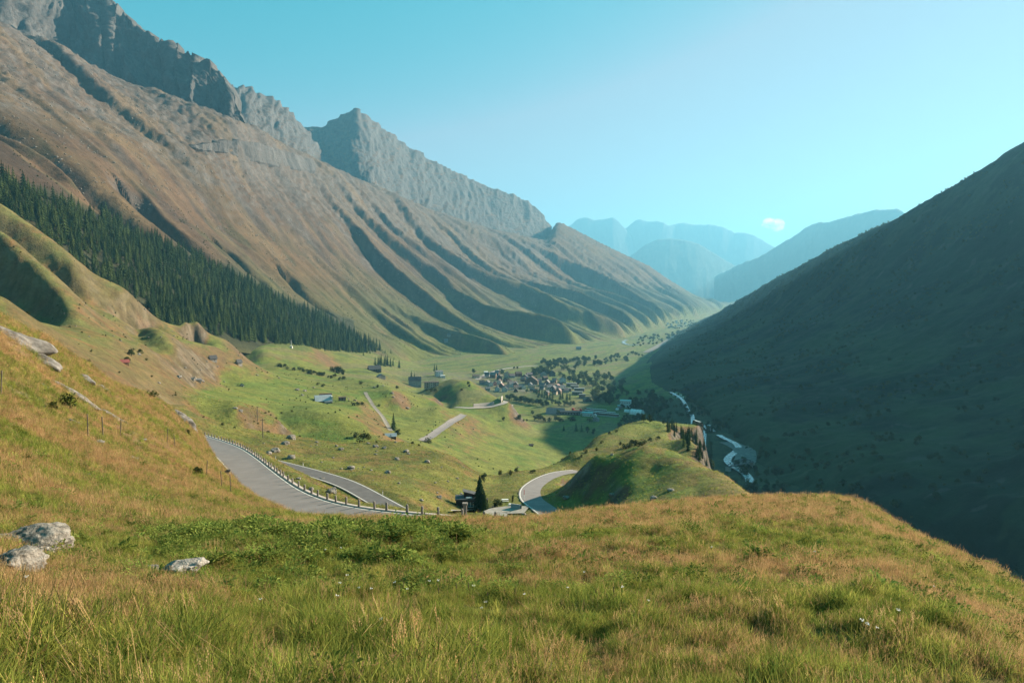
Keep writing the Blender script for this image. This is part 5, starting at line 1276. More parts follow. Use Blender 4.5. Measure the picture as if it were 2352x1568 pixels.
def tuft(seed, n, h0, h1, w, spread, lean, stalks=0, sh=(0.3, 0.5)):
    rs = random.Random(seed); mb = MB()
    for _ in range(n):
        q, a = spread * math.sqrt(rs.random()), rs.uniform(0, 6.283)
        h = rs.uniform(h0, h1); blade(mb, rs, q * math.cos(a), q * math.sin(a), h, w * rs.uniform(.6, 1.2), lean * h * rs.uniform(.15, 1.0))
    for _ in range(stalks):
        q, a = spread * 1.2 * math.sqrt(rs.random()), rs.uniform(0, 6.283); x, y = q * math.cos(a), q * math.sin(a)
        h = rs.uniform(*sh); lx, ly = rs.uniform(-.12, .12) * h, rs.uniform(-.12, .12) * h; w = 0.0017
        f = rs.uniform(0, 3.14); u, v = math.cos(f) * w, math.sin(f) * w
        mb.add([(x - u, y - v, 0), (x + u, y + v, 0), (x + lx + u * .6, y + ly + v * .6, h), (x + lx - u * .6, y + ly - v * .6, h)], [(0, 1, 2, 3)])
        for k in range(5):                                     # loose seed head
            z = h * (0.72 + 0.045 * k); g = rs.uniform(0, 6.283); L = 0.010 * (1.25 - k / 8) * rs.uniform(.5, 1.3)
            bx, by = x + lx * z / h + L * math.cos(g), y + ly * z / h + L * math.sin(g); q = .0022
            mb.add([(bx, by, z - .006), (bx + q, by + q, z), (bx, by, z + .006), (bx - q, by - q, z)], [(0, 1, 2, 3)])
    return mb.mesh('tuft', [MAT_GRASS])
TUFTS = [tuft(1, 44, .07, .17, .0055, .13, .8), tuft(2, 40, .09, .22, .0055, .12, .9), tuft(3, 50, .04, .11, .005, .15, .7), tuft(4, 36, .10, .26, .006, .10, 1.1),   # green
         tuft(5, 26, .05, .13, .0045, .14, .8, 9, (.13, .24)), tuft(6, 22, .05, .12, .0045, .14, .8, 12, (.16, .30)), tuft(7, 30, .04, .11, .0045, .15, .7, 6, (.10, .20))]  # dry
def weed(seed, n, L, W_, h):
    rs = random.Random(seed); mb = MB()
    for _ in range(n):
        a = rs.uniform(0, 6.283); q = rs.uniform(0.02, .16); z = rs.uniform(.3, 1) * h; ca, sa = math.cos(a), math.sin(a)
        l = L * rs.uniform(.6, 1.2); w = W_ * rs.uniform(.6, 1.2); up = rs.uniform(-.3, .6)
        b = Vector((ca * q, sa * q, z)); t = b + Vector((ca * l, sa * l, l * up)); m_ = (b + t) / 2 + Vector((0, 0, .15 * l)); s_ = Vector((-sa, ca, rs.uniform(-.3, .3))) * w
        mb.add([b, m_ + s_, t, m_ - s_], [(0, 1, 2, 3)])
    return mb.mesh('weed', [MAT_GRASS])
WEEDS = [weed(11, 70, .060, .017, .22), weed(12, 90, .040, .012, .26), weed(13, 50, .085, .026, .18)]
SRC = TUFTS + WEEDS
def scatter_layer(L, n, wfun, hide=None):
    A = np.linalg.norm(np.cross(np.gradient(L.V, axis=0), np.gradient(L.V, axis=1)), axis=-1)
    x, y, z = [L.V[..., k] for k in range(3)]
    w = A * wfun(L, x, y, z); w = w[:-1, :-1]
    c = np.cumsum(w.ravel()); k = np.searchsorted(c, RNG.uniform(0, c[-1], n)); i, j = np.unravel_index(np.minimum(k, w.size - 1), w.shape)
    u, v = RNG.uniform(0, 1, (2, n, 1)); V = L.V
    return (V[i, j] * (1 - u) + V[i + 1, j] * u) * (1 - v) + (V[i, j + 1] * (1 - u) + V[i + 1, j + 1] * u) * v
def path_dist(p, paths):
    d = np.full(len(p), 1e9)
    for q in paths:
        for k in range(0, len(p), 20000):
            b = p[k:k + 20000]; dd = ((b[:, None, :2] - q[None, :, :2]) ** 2).sum(2); d[k:k + 20000] = np.minimum(d[k:k + 20000], np.sqrt(dd.min(1)))
    return d
G_A, G_B = np.array([0.215, 0.250, 0.050]), np.array([0.370, 0.340, 0.085])
D_A, D_B = np.array([0.38, 0.225, 0.110]), np.array([0.46, 0.315, 0.155])
def tints_for(t, n):
    k = RNG.uniform(0, 1, (n, 1)); g = np.where(RNG.uniform(0, 1, (n, 1)) < 0.24, np.array([0.105, 0.155, 0.030]), G_A + (G_B - G_A) * k ** 1.5); d = D_A + (D_B - D_A) * RNG.uniform(0, 1, (n, 1))
    dry = RNG.uniform(0, 1, n) < np.clip((t - 0.22) * 1.5, 0.08, 0.92)
    c = np.where(dry[:, None], d, g); return np.concatenate([c, np.ones((n, 1))], 1), dry
def make_grass(name, pts, scl, t, weedy=None):
    n = len(pts); tn, dry = tints_for(t, n)
    idx = np.where(dry, RNG.integers(4, 7, n), RNG.integers(0, 4, n))
    if weedy is not None:
        wm = RNG.uniform(0, 1, n) < weedy; idx = np.where(wm, RNG.integers(7, 10, n), idx)
        wc = np.array([0.120, 0.175, 0.035]) + (np.array([0.26, 0.29, 0.07]) - np.array([0.120, 0.175, 0.035])) * RNG.uniform(0, 1, (n, 1)); tn[:, :3] = np.where(wm[:, None], wc, tn[:, :3])
    rot = np.stack([RNG.normal(0, .28, n), RNG.normal(0, .28, n), RNG.uniform(0, 6.283, n)], 1)
    return instancer(name, pts, rot, scl, idx, tn, SRC)
# foreground meadow
def w_fg(L, x, y, z):
    r = np.hypot(x, y); a = np.abs(np.degrees(np.arctan2(x, y)))
    return (r > 2.4) * (r < 62) * (a < 46) / (1 + (r / 7.0) ** 1.5)
p = scatter_layer(L1, 360000, w_fg); p = p[path_dist(p, [up_mid[::2]]) > ROADW / 2 + 2.0]
for rx_, ry_, rs_ in ROCKS:
    if math.hypot(rx_, ry_) < 40: p = p[(p[:, 0] - rx_) ** 2 + (p[:, 1] - ry_) ** 2 > (rs_ * 0.75) ** 2]
r = np.hypot(p[:, 0], p[:, 1]); a_ = np.degrees(np.arctan2(p[:, 0], p[:, 1]))
t = fg_dry(p[:, 0], p[:, 1])
patch = np.clip(0.5 + 1.1 * fbm2(p[:, 0] / 1.3, p[:, 1] / 1.3, 3, 311), 0, 1)
scl = (0.36 + 0.34 * patch) * (1 + 0.35 * sstep(10, 30, r)) * RNG.uniform(.75, 1.25, len(p))
weedy = 0.75 * np.exp(-((r - 15.5) / 3.6) ** 2) * sstep(-30, -24, a_) * (1 - sstep(-7, -1, a_)) * sstep(0.3, 0.6, patch) + 0.04 * (r > 8)
scl = scl * (1 + 0.7 * np.exp(-((r - 15.5) / 3.6) ** 2) * sstep(-28, -20, a_) * (1 - sstep(-8, -2, a_)))
scl = scl * (1 + 0.7 * (1 - sstep(5.3, 7.4, r)) * (1 - sstep(-8, 12, a_)))
clump = np.clip(0.5 + 1.3 * fbm2(p[:, 0] / 0.45, p[:, 1] / 0.45, 2, 315), 0, 1)
scl = scl * (0.55 + 0.95 * clump)
keep = RNG.uniform(0, 1, len(p)) < 0.45 + 0.55 * sstep(0.2, 0.5, clump)
make_grass('meadow_grass', p[keep], scl[keep], t[keep], weedy[keep])
# arching tussocks close to the viewpoint and on the mounds
q = scatter_layer(L1, 5200, lambda L, x, y, z: (np.hypot(x, y) > 3.2) * (np.hypot(x, y) < 16) * sstep(0.56, 0.72, np.clip(0.5 + 1.1 * fbm2(x / 1.5, y / 1.5, 3, 317), 0, 1)) / (1 + (np.hypot(x, y) / 6) ** 2))
make_grass('tussock_grass', q, RNG.uniform(.6, 1.15, len(q)) * (1.15 - 0.4 * sstep(5, 9, np.hypot(q[:, 0], q[:, 1]))), np.full(len(q), .18))
# the slope on the left and the banks round the roads
def w_fl(L, x, y, z):
    r = np.hypot(x, y); a = np.degrees(np.arctan2(x, y)); return (r > 18) * (r < 185) * (a < -10) * (a > -40) / (1 + (r / 30.0) ** 1.4)
p = scatter_layer(L1, 80000, w_fl); p = p[path_dist(p, [up_mid[::2]]) > ROADW / 2 + 2.0]
r = np.hypot(p[:, 0], p[:, 1])
make_grass('slope_grass', p, (1.1 + r / 90) * RNG.uniform(.6, 1.2, len(p)), fg_dry(p[:, 0], p[:, 1]) * 0.85)
def w_g2(L, x, y, z):
    r = np.hypot(x, y); a = np.degrees(np.arctan2(x, y)); return (r > 70) * (r < 480) * (a > -26) * (a < 23) / (1 + (r / 140.0) ** 1.6)
p = scatter_layer(G2, 55000, w_g2); dd = path_dist(p, [up_mid[::2], low_mid[::2], hp_mid[::2]]); p = p[dd > 4.6]
r = np.hypot(p[:, 0], p[:, 1]); a_ = np.degrees(np.arctan2(p[:, 0], p[:, 1]))
t = np.clip(0.30 + 0.9 * fbm2(p[:, 0] / 22, p[:, 1] / 22, 3, 313) - 0.25 * (a_ > 1) * (a_ < 20), 0, 1)
make_grass('pasture_grass', p, (1.3 + r / 260) * RNG.uniform(.6, 1.3, len(p)), t)
# flowers and single seed stalks near the viewpoint
stem_me = MB().tube([(0, 0, 0), (0.01, 0, 0.2), (0.0, 0.01, 0.40)], [.004, .003, .002], 4).mesh('stem', MAT_SHRUB)
fl = MB(); rs = random.Random(4)
for k in range(16):
    q, a = 0.022 * math.sqrt(rs.random()), rs.uniform(0, 6.28); z = 0.40 + rs.uniform(-.006, .01); s_ = .006
    x, y = q * math.cos(a), q * math.sin(a); fl.add([(x - s_, y, z), (x, y - s_, z), (x + s_, y, z), (x, y + s_, z)], [(0, 1, 2, 3)])
fl_me = fl.mesh('flower_head', MAT_PETAL)
cat_me = MB().tube([(0, 0, .34), (0, 0, .36), (0, 0, .45), (0, 0, .47)], [.003, .009, .009, .003], 6).mesh('seed_head', plain_mat('brown_seed', (0.11, 0.07, 0.045), 0.9, 0.2))
for X, Y in ((773, 1388), (792, 1383), (835, 1392), (855, 1397), (918, 1396), (941, 1403), (988, 1388), (1008, 1387), (1083, 1410), (1198, 1410), (1116, 1447), (1120, 1452), (40, 1470), (888, 1484), (603, 1437), (765, 1440), (66, 1404), (1310, 1400), (1425, 1402), (1340, 1352), (1990, 1502), (2010, 1496), (2060, 1480), (1960, 1490), (1480, 1432), (748, 1290), (780, 1292), (1640, 1300), (1880, 1310), (2140, 1380)):
    q = spot(X, Y, [L1])
    if q is None: continue
    e = empty('wildflower', q, random.uniform(0, 6), random.uniform(.55, .8)); e.rotation_euler = (random.uniform(-.2, .2), random.uniform(-.2, .2), random.uniform(0, 6))
    link('stem', stem_me, e); link('flower_head', fl_me, e); tag(e, 'white flat-headed wildflower standing in the foreground meadow', 'flower', 'white flowers in the meadow')
for X, Y in ((1050, 1390), (856, 1420), (1120, 1395), (1180, 1400), (1365, 1395), (1407, 1400), (1345, 1425), (730, 1370), (1010, 1395), (1080, 1388), (925, 1380), (1230, 1385), (1395, 1405), (790, 1405), (1290, 1420)):
    q = spot(X, Y, [L1]); e = empty('seed_stalk', q, random.uniform(0, 6), random.uniform(.4, .6)); e.rotation_euler = (random.uniform(-.1, .1), random.uniform(-.1, .1), 0)
    link('stem', stem_me, e); link('seed_head', cat_me, e); tag(e, 'upright brown cylindrical grass head in the middle of the foreground', 'grass stalk', 'brown seed stalks in the meadow')
# ------------------------------------------------------------------ buildings
MW = {k: plain_mat(k, c, r, v, sc) for k, c, r, v, sc in (
    ('cream_plaster', (0.46, 0.37, 0.27), .9, .12, .4), ('white_plaster', (0.58, 0.56, 0.53), .9, .1, .4), ('grey_wall', (0.24, 0.25, 0.25), .9, .15, .4), ('dark_wood', (0.055, 0.038, 0.030), .9, .3, .8),
    ('brown_wood', (0.15, 0.095, 0.062), .9, .25, .8), ('red_wood', (0.19, 0.045, 0.040), .9, .25, .8), ('fieldstone', (0.28, 0.25, 0.22), .95, .35, 1.2), ('pink_facade', (0.45, 0.20, 0.17), .9, .1, .4),
    ('pale_blue_panel', (0.42, 0.52, 0.54), .6, .1, .4), ('turquoise_wall', (0.22, 0.40, 0.42), .7, .1, .4), ('brick', (0.20, 0.10, 0.075), .9, .3, 1.0))}
MR = {k: plain_mat(k, c, r, v, sc, spec=.4) for k, c, r, v, sc in (
    ('slate_roof', (0.055, 0.055, 0.058), .7, .25, .8), ('grey_roof', (0.17, 0.16, 0.155), .7, .2, .5), ('pinkish_roof', (0.26, 0.165, 0.15), .8, .2, .5), ('brown_roof', (0.10, 0.065, 0.05), .8, .25, .6),
    ('tin_roof', (0.36, 0.39, 0.41), .45, .15, .4), ('white_roof', (0.62, 0.62, 0.60), .7, .1, .4), ('turquoise_roof', (0.20, 0.42, 0.42), .6, .1, .4), ('red_roof', (0.22, 0.06, 0.05), .8, .2, .5), ('white_tarp', (0.66, 0.68, 0.68), .6, .08, .3))}
MAT_GLASS = plain_mat('window_glass', (0.02, 0.03, 0.035), .15, .1, 1.0, spec=.6)
MAT_FRAME = plain_mat('window_frame', (0.62, 0.60, 0.56), .7, .05)
WINM = {}
def window_mesh(w, h, deep=0.10):
    k = (round(w, 2), round(h, 2))
    if k not in WINM:
        p = MB().box(-w / 2, w / 2, -0.03, 0.0, 0, h).mesh('window', MAT_GLASS)
        f = MB(); t = .09
        f.box(-w / 2 - t, w / 2 + t, -deep, -0.031, -t, 0); f.box(-w / 2 - t, w / 2 + t, -deep, -0.031, h, h + t); f.box(-w / 2 - t, -w / 2, -deep, -0.031, 0, h); f.box(w / 2, w / 2 + t, -deep, -0.031, 0, h); f.box(-.04, .04, -deep * .8, -0.031, 0, h)
        WINM[k] = (p, f.mesh('frame', MAT_FRAME))
    return WINM[k]
def add_window(e, x, y, z, w, h, rz=0):
    p, f = window_mesh(w, h); o = link('window', p, e); o.location = (x, y, z); o.rotation_euler = (0, 0, rz); g = link('frame', f, o); return o
def gable(e, w, d, h, rh, wall, roof, ridge='x', over=0.5, th=0.25, hip=0.0, base=2.0):
    """walls with gables and a two-sided roof; ridge along x (eaves to the viewer) or y (gable to the viewer)"""
    m = MB()
    if ridge == 'x':
        vs = [(-w/2, -d/2, -base), (w/2, -d/2, -base), (w/2, d/2, -base), (-w/2, d/2, -base), (-w/2, -d/2, h), (w/2, -d/2, h), (w/2, d/2, h), (-w/2, d/2, h), (-w/2, 0, h + rh), (w/2, 0, h + rh)]
        fs = [(0, 1, 5, 4), (1, 2, 6, 9, 5), (2, 3, 7, 6), (3, 0, 4, 8, 7)]
    else:
        vs = [(-w/2, -d/2, -base), (w/2, -d/2, -base), (w/2, d/2, -base), (-w/2, d/2, -base), (-w/2, -d/2, h), (w/2, -d/2, h), (w/2, d/2, h), (-w/2, d/2, h), (0, -d/2, h + rh), (0, d/2, h + rh)]
        fs = [(0, 1, 5, 8, 4), (1, 2, 6, 5), (2, 3, 7, 9, 6), (3, 0, 4, 7)]
    wo = link('wall', m.add(vs, fs).mesh('wall', wall), e)
    r = MB(); a, b = (w, d) if ridge == 'x' else (d, w); sl = rh / (b / 2)
    for s in (-1, 1):
        q = [(-a/2 - over, 0, h + rh + .02), (a/2 + over, 0, h + rh + .02), (a/2 + over - hip, s * (b/2 + over), h - over * sl + .02), (-a/2 - over + hip, s * (b/2 + over), h - over * sl + .02)]
        q += [(x, y, z + th) for x, y, z in q]
        if ridge != 'x': q = [(-y, x, z) for x, y, z in q]
        r.add(q, [(0, 1, 2, 3), (7, 6, 5, 4), (0, 4, 5, 1), (1, 5, 6, 2), (2, 6, 7, 3), (3, 7, 4, 0)])
    ro = link('roof', r.mesh('roof', roof), e)
    return wo, ro
def chimney(ro, x, y, z, h=1.4, w=0.7):
    link('chimney', MB().box(x - w/2, x + w/2, y - w/2, y + w/2, z - 1.2, z + h).mesh('chimney', MW['grey_wall']), ro)
def place(X, Y, rot=0.0, layers=None):
    p = spot(X, Y, layers or [G2, M1]); a = math.atan2(p.x, p.y); return p, math.hypot(p.x, p.y) / 1568, -a + rot
def house(X, Y, wpx, hpx, dpx, rpx, wall, roof, label, ridge='x', rot=0.0, nw=(3, 1), chim=True, door=True, name='house', cat='house', group=None, over=0.5, layers=None):
    """sizes in survey units at the house's own distance"""
    p, k, rz = place(X, Y, rot, layers); w, h, d, rh = wpx * k, hpx * k, dpx * k, rpx * k
    e = empty(name, (p.x, p.y, p.z), rz)
    wo, ro = gable(e, w, d, h, rh, MW[wall], MR[roof], ridge, over)
    if chim: chimney(ro, w * .22 if ridge == 'x' else w * .1, 0 if ridge == 'x' else d * .2, h + rh)
    nx, nz = nw
    for iz in range(nz):
        for ix in range(nx):
            ww = min(1.3, w / (nx * 2.0)); hh = min(1.5, h / nz * 0.5)
            add_window(e, -w/2 + w * (ix + .5) / nx, -d/2, h * (iz + .32) / nz, ww, hh)
        if d > 6 and nx:
            for sx in (-1, 1): add_window(e, sx * w/2, 0, h * (iz + .32) / nz, min(1.2, d / 5), min(1.4, h / nz * .5), sx * math.pi / 2)
    if door and w > 5:
        do = link('door', MB().box(-.55, .55, -.06, -.005, 0, 2.0).mesh('door', MW['dark_wood']), e); do.location = (w * .5 - w / max(nx, 1), -d/2, 0)
    return tag(e, label, cat, group)
VG = 'houses of the valley village'
# upper rows of the village, near its entry
house(1093, 868, 16, 6, 9, 2, 'cream_plaster', 'brown_roof', 'cream house with a flat brown roof at the left end of the village square', 'x', .2, (4, 1), False)
house(1116, 857, 9, 3, 5, 2, 'white_plaster', 'white_roof', 'small white cabin beside the road at the village entrance', 'x', .3, (2, 1), False)
house(1107, 882, 11, 5, 8, 4, 'grey_wall', 'slate_roof', 'dark-roofed house pressed against the wall hill, leftmost of the village', 'x', .2, (2, 1), group=VG)
house(1128, 887, 9, 7, 8, 4, 'white_plaster', 'slate_roof', 'white gabled house behind the teal-shaded chalets, second from the left', 'y', .1, (2, 2), group=VG)
house(1137, 885, 8, 7, 8, 3, 'pink_facade', 'slate_roof', 'pink-fronted house in the upper left of the village', 'y', .1, (2, 2), group=VG)
house(1147, 882, 10, 7, 9, 5, 'white_plaster', 'brown_roof', 'chalet with a steep brown roof and white gable behind the pink house', 'y', -.3, (2, 2), group=VG)
house(1120, 896, 10, 5, 8, 3, 'grey_wall', 'grey_roof', 'low grey-roofed house at the lower left corner of the village', 'x', .2, (3, 1), group=VG)
house(1142, 898, 11, 7, 10, 5, 'white_plaster', 'slate_roof', 'white gable-fronted house at the lower edge of the village, the left one', 'y', 0, (3, 2), group=VG)
house(1159, 899, 13, 7, 10, 6, 'white_plaster', 'slate_roof', 'white gable-fronted house with many small windows at the lower village edge', 'y', 0, (4, 2), group=VG)
house(1170, 884, 9, 9, 8, 3, 'cream_plaster', 'brown_roof', 'tall cream house with a bright end wall in the middle of the village', 'x', .4, (2, 3), group=VG)
house(1178, 887, 18, 6, 12, 6, 'brown_wood', 'pinkish_roof', 'wide house under a big pinkish roof beside the tall cream house', 'x', .3, (4, 1), group=VG)
house(1189, 893, 22, 6, 9, 3, 'grey_wall', 'grey_roof', 'long grey-roofed house below the pinkish roof', 'x', .05, (6, 1), group=VG)
house(1191, 864, 14, 7, 10, 4, 'red_wood', 'brown_roof', 'dark red barn on the upper edge of the village', 'x', .3, (2, 1), False, True, 'barn', 'barn')
house(1176, 867, 12, 5, 9, 4, 'grey_wall', 'pinkish_roof', 'low house with a dull pink roof left of the dark red barn', 'x', .2, (3, 1), group=VG)
house(1205, 872, 16, 4, 8, 3, 'brown_wood', 'grey_roof', 'long low shed with a striped grey roof above the big dark gable', 'x', -.3, (0, 0), False, False, 'shed', 'shed')
house(1221, 882, 30, 8, 16, 11, 'brown_wood', 'brown_roof', 'largest village house with a broad dark brown gable roof', 'y', -.1, (5, 1), True, True, group=VG)
house(1221, 890, 15, 6, 6, 1.5, 'cream_plaster', 'grey_roof', 'cream annexe standing in front of the broad brown gable', 'x', 0, (4, 1), False, True, group=VG)
house(1185, 900, 9, 3, 7, 6, 'dark_wood', 'slate_roof', 'tiny dark steep-roofed chalet on the green at the lower village edge', 'y', 0, (1, 1), False, group=VG)
house(1203, 893, 9, 5, 8, 4, 'white_plaster', 'grey_roof', 'white house right of the long grey roof', 'y', .2, (2, 1), group=VG)
house(1232, 901, 16, 4, 6, 2, 'brown_wood', 'brown_roof', 'long brown timber shed running diagonally below the village, left one', 'x', -.8, (0, 0), False, False, 'shed', 'shed')
house(1224, 897, 16, 4, 5, 2, 'brown_wood', 'pinkish_roof', 'long timber shed parallel to the brown one, behind it', 'x', -.8, (0, 0), False, False, 'shed', 'shed')
house(1246, 887, 14, 5, 9, 3, 'grey_wall', 'slate_roof', 'slate-roofed house with a white roof edge right of the broad brown gable', 'x', -.35, (3, 1), group=VG)
house(1245, 894, 10, 4, 7, 2, 'grey_wall', 'slate_roof', 'small slate-roofed house in front of the white-edged roof', 'x', -.3, (2, 1), group=VG)
house(1261, 887, 11, 5, 8, 3, 'white_plaster', 'slate_roof', 'white house with slate roof in the upper right of the village', 'x', -.3, (3, 1), group=VG)
house(1270, 898, 9, 6, 8, 4, 'turquoise_wall', 'white_roof', 'turquoise gable-fronted house beside the barracks', 'y', 0, (2, 2), group=VG)
house(1264, 880, 18, 4, 9, 3, 'dark_wood', 'slate_roof', 'low dark farmhouse at the upper right edge of the village', 'x', -.1, (3, 1), group=VG)
house(1288, 886, 10, 5, 7, 3, 'brown_wood', 'brown_roof', 'brown timber house left of the barracks', 'x', -.2, (2, 1), group=VG)
house(1232, 868, 4, 3, 3, 1, 'brown_wood', 'brown_roof', 'lone field hut on the meadow behind the village', 'x', 0, (0, 0), False, False, 'hut', 'hut')
BG = 'brown barracks with pale roof edges'
def barrack(X, Y, w, label, h=7):
    p, k, rz = place(X, Y, -.06); W_, D, H = w * k, 9 * k, h * k; e = empty('barrack', p, rz)
    link('wall', MB().box(-W_/2, W_/2, -D/2, D/2, -1.5, H).mesh('wall', MW['brown_wood']), e)
    ro = link('roof', MB().box(-W_/2 - .6, W_/2 + .6, -D/2 - .6, D/2 + .6, H + .01, H + .45).mesh('roof', MR['grey_roof']), e)
    link('roof_edge', MB().box(-W_/2 - .65, W_/2 + .65, -D/2 - 1.1, -D/2 - .61, H - .2, H + .9).mesh('roof_edge', MR['white_roof']), ro)
    for i in range(6): add_window(e, -W_/2 + W_ * (i + .5) / 6, -D/2, H * .35, W_ / 12, H * .4)
    tag(e, label, 'barracks', BG)
barrack(1313, 887, 24, 'brown barrack with a white roof edge, topmost of the group'); barrack(1320, 892, 18, 'short brown barrack with white roof edge, second from the top'); barrack(1301, 898, 22, 'brown barrack with white roof edge at the left of the group')
barrack(1331, 898, 23, 'brown barrack with white roof edge at the right of the group'); barrack(1326, 906, 24, 'brown barrack with white roof edge, lowest of the group')
house(1337, 914, 14, 9, 8, 1, 'brick', 'grey_roof', 'brick block below the brown barracks', 'x', 0, (3, 2), False, True, 'brick_house')
house(1349, 922, 18, 4, 12, 7, 'dark_wood', 'brown_roof', 'dark barn with a low-reaching gable roof right of the conifers', 'y', .3, (0, 0), False, True, 'barn', 'barn')
rv = random.Random(17); used = []
for i in range(400):
    if len(used) >= 34: break
    X, Y = rv.uniform(1105, 1300), rv.uniform(862, 914)
    if abs((Y - 862) - (X - 1105) * 0.14) > 24 or any(abs(X - a) < 9 and abs(Y - b) < 5 for a, b in used): continue
    used.append((X, Y))
    house(X, Y, rv.uniform(9, 15), rv.uniform(5, 8), rv.uniform(8, 11), rv.uniform(3, 6), wk_ := rv.choice(['white_plaster', 'cream_plaster', 'brown_wood', 'dark_wood', 'grey_wall']), rk_ := rv.choice(['slate_roof', 'grey_roof', 'brown_roof', 'pinkish_roof']), '%s house with a %s gable roof in the %s village' % ({'white_plaster': 'white plastered', 'cream_plaster': 'cream plastered', 'brown_wood': 'brown timber', 'dark_wood': 'dark timber', 'grey_wall': 'grey walled'}[wk_], rk_.split('_')[0], ('upper left' if Y < 885 else 'lower left') if X < 1170 else ('upper middle' if Y < 890 else 'lower middle') if X < 1235 else ('upper right' if Y < 895 else 'lower right')), rv.choice('xy'), rv.uniform(-.5, .5), (2, 2), True, True, group='packed houses of the village')
# railway
house(1276, 949, 34, 4, 20, 9, 'dark_wood', 'pinkish_roof', 'long engine shed with a wide pinkish roof at the railway yard', 'x', -.12, (0, 0), False, True, 'engine_shed', 'shed', over=3)
house(1310, 952, 46, 7, 10, 2, 'dark_wood', 'slate_roof', 'long dark workshop with a pale roof edge beside the engine shed', 'x', -.08, (7, 1), False, True, 'workshop', 'workshop')
def red_machine(X, Y, w, label):
    p, k, rz = place(X, Y, -.2); L_ = w * k; e = empty('rail_crane', p, rz)
    link('frame', MB().box(-L_/2, L_/2, -1.6, 1.6, .9, 1.5).mesh('frame', MAT_RED), e)
    link('cab', MB().box(-L_/2, -L_/2 + L_ * .28, -1.5, 1.5, 1.51, 4.6).mesh('cab', MAT_RED), e)
    link('boom', MB().tube([(-L_ * .2, 0, 3.2), (L_ * .1, 0, 5.8), (L_ * .55, 0, 4.2)], .5, 6).mesh('boom', MAT_RED), e)
    wh = MB().tube([(0, -.9, 0), (0, .9, 0)], .45, 10).mesh('wheel', MAT_DARKSTEEL)
    for q in (-.35, -.2, .2, .35): o = link('wheel', wh, e); o.location = (L_ * q, 0, .45)
    tag(e, label, 'rail crane', 'red rail cranes in the yard')
red_machine(1322, 943, 18, 'red rail crane behind the long dark workshop'); red_machine(1340, 945, 17, 'red rail crane nearer the pale blue hall')
house(1327, 952, 7, 6, 6, 3, 'white_plaster', 'pinkish_roof', 'small white station building, the one between the red cranes and the workshop', 'y', -.2, (2, 1), False, True, 'station_building', 'station')
house(1350, 955, 24, 8, 10, 2, 'pale_blue_panel', 'turquoise_roof', 'pale blue hall with vertical panels and turquoise roof beside the tracks', 'x', -.25, (7, 1), False, True, 'depot_hall', 'hall')
house(1366, 958, 8, 5, 7, 3, 'white_plaster', 'tin_roof', 'small white gabled hut at the right end of the pale blue hall', 'y', -.2, (1, 1), False, True, 'hut', 'hut')
house(1369, 967, 13, 6, 9, 4, 'grey_wall', 'grey_roof', 'grey gabled shed standing alone on the shadow edge', 'y', -.4, (1, 1), False, True, 'shed', 'shed')
def train(X, Y, n, label):
    p, k, rz = place(X, Y, -.35); e = empty('train', p, rz); wag = MB().box(-8.6, 8.6, -1.4, 1.4, .8, 3.6).mesh('wagon', MW['brown_wood']); rf = MB().box(-8.7, 8.7, -1.5, 1.5, 3.61, 3.95).mesh('wagon_roof', MR['white_roof'])
    for i in range(n):
        o = link('wagon', wag, e); o.location = ((i - n / 2 + .5) * 18.2, 0, 0); link('wagon_roof', rf, o)
    tag(e, label, 'train', 'trains in the railway yard')
train(1378, 949, 3, 'white-roofed train on the siding nearest the pale blue hall'); train(1385, 953, 3, 'white-roofed train on the outer siding of the yard'); train(1370, 944, 2, 'short white-roofed train on the far siding of the yard')
house(1437, 934, 24, 15, 16, 1, 'pale_blue_panel', 'turquoise_roof', 'tall box-shaped industrial building with a turquoise roof in the mountain shadow', 'x', -.15, (6, 2), False, True, 'industrial_building', 'building', layers=[G2, R1])
house(1424, 938, 10, 7, 9, 1, 'grey_wall', 'turquoise_roof', 'low annexe attached left of the tall turquoise-roofed building', 'x', -.1, (2, 1), False, True, 'annexe', 'building', layers=[G2, R1])
def tunnel_tent(X, Y, w, h, label):
    p, k, rz = place(X, Y, -.4, [G2, R1]); L_, r_ = w * k, h * k; e = empty('tunnel_tent', p, rz); t = MB(); n = 12
    vs = [(x, r_ * .95 * math.cos(math.pi * i / n), r_ * math.sin(math.pi * i / n)) for x in (-L_/2, L_/2) for i in range(n + 1)]
    t.add(vs, [(i, i + 1, n + 2 + i, n + 1 + i) for i in range(n)]); link('canopy', t.mesh('canopy', MR['white_tarp'], True), e)
    for x, nm in ((-L_/2, 'end_wall'), (L_/2, 'end_wall')): link(nm, MB().add([(x, r_ * .95 * math.cos(math.pi * i / n), r_ * math.sin(math.pi * i / n)) for i in range(n + 1)], [tuple(range(n + 1))]).mesh(nm, MR['white_tarp']), e)
    for i in range(5):
        x = -L_/2 + L_ * i / 4; link('hoop', MB().tube([(x, r_ * .97 * math.cos(math.pi * q / n), r_ * 1.02 * math.sin(math.pi * q / n)) for q in range(n + 1)], .14, 4).mesh('hoop', MW['grey_wall']), e)
    tag(e, label, 'tent hall', 'white tunnel halls')
tunnel_tent(1463, 951, 28, 11, 'large white tunnel-shaped hall at the edge of the shadow, the biggest one'); tunnel_tent(1441, 946, 12, 6, 'medium white tunnel hall left of the biggest one'); tunnel_tent(1418, 941, 6, 4, 'smallest white tunnel hall below the tall industrial building')
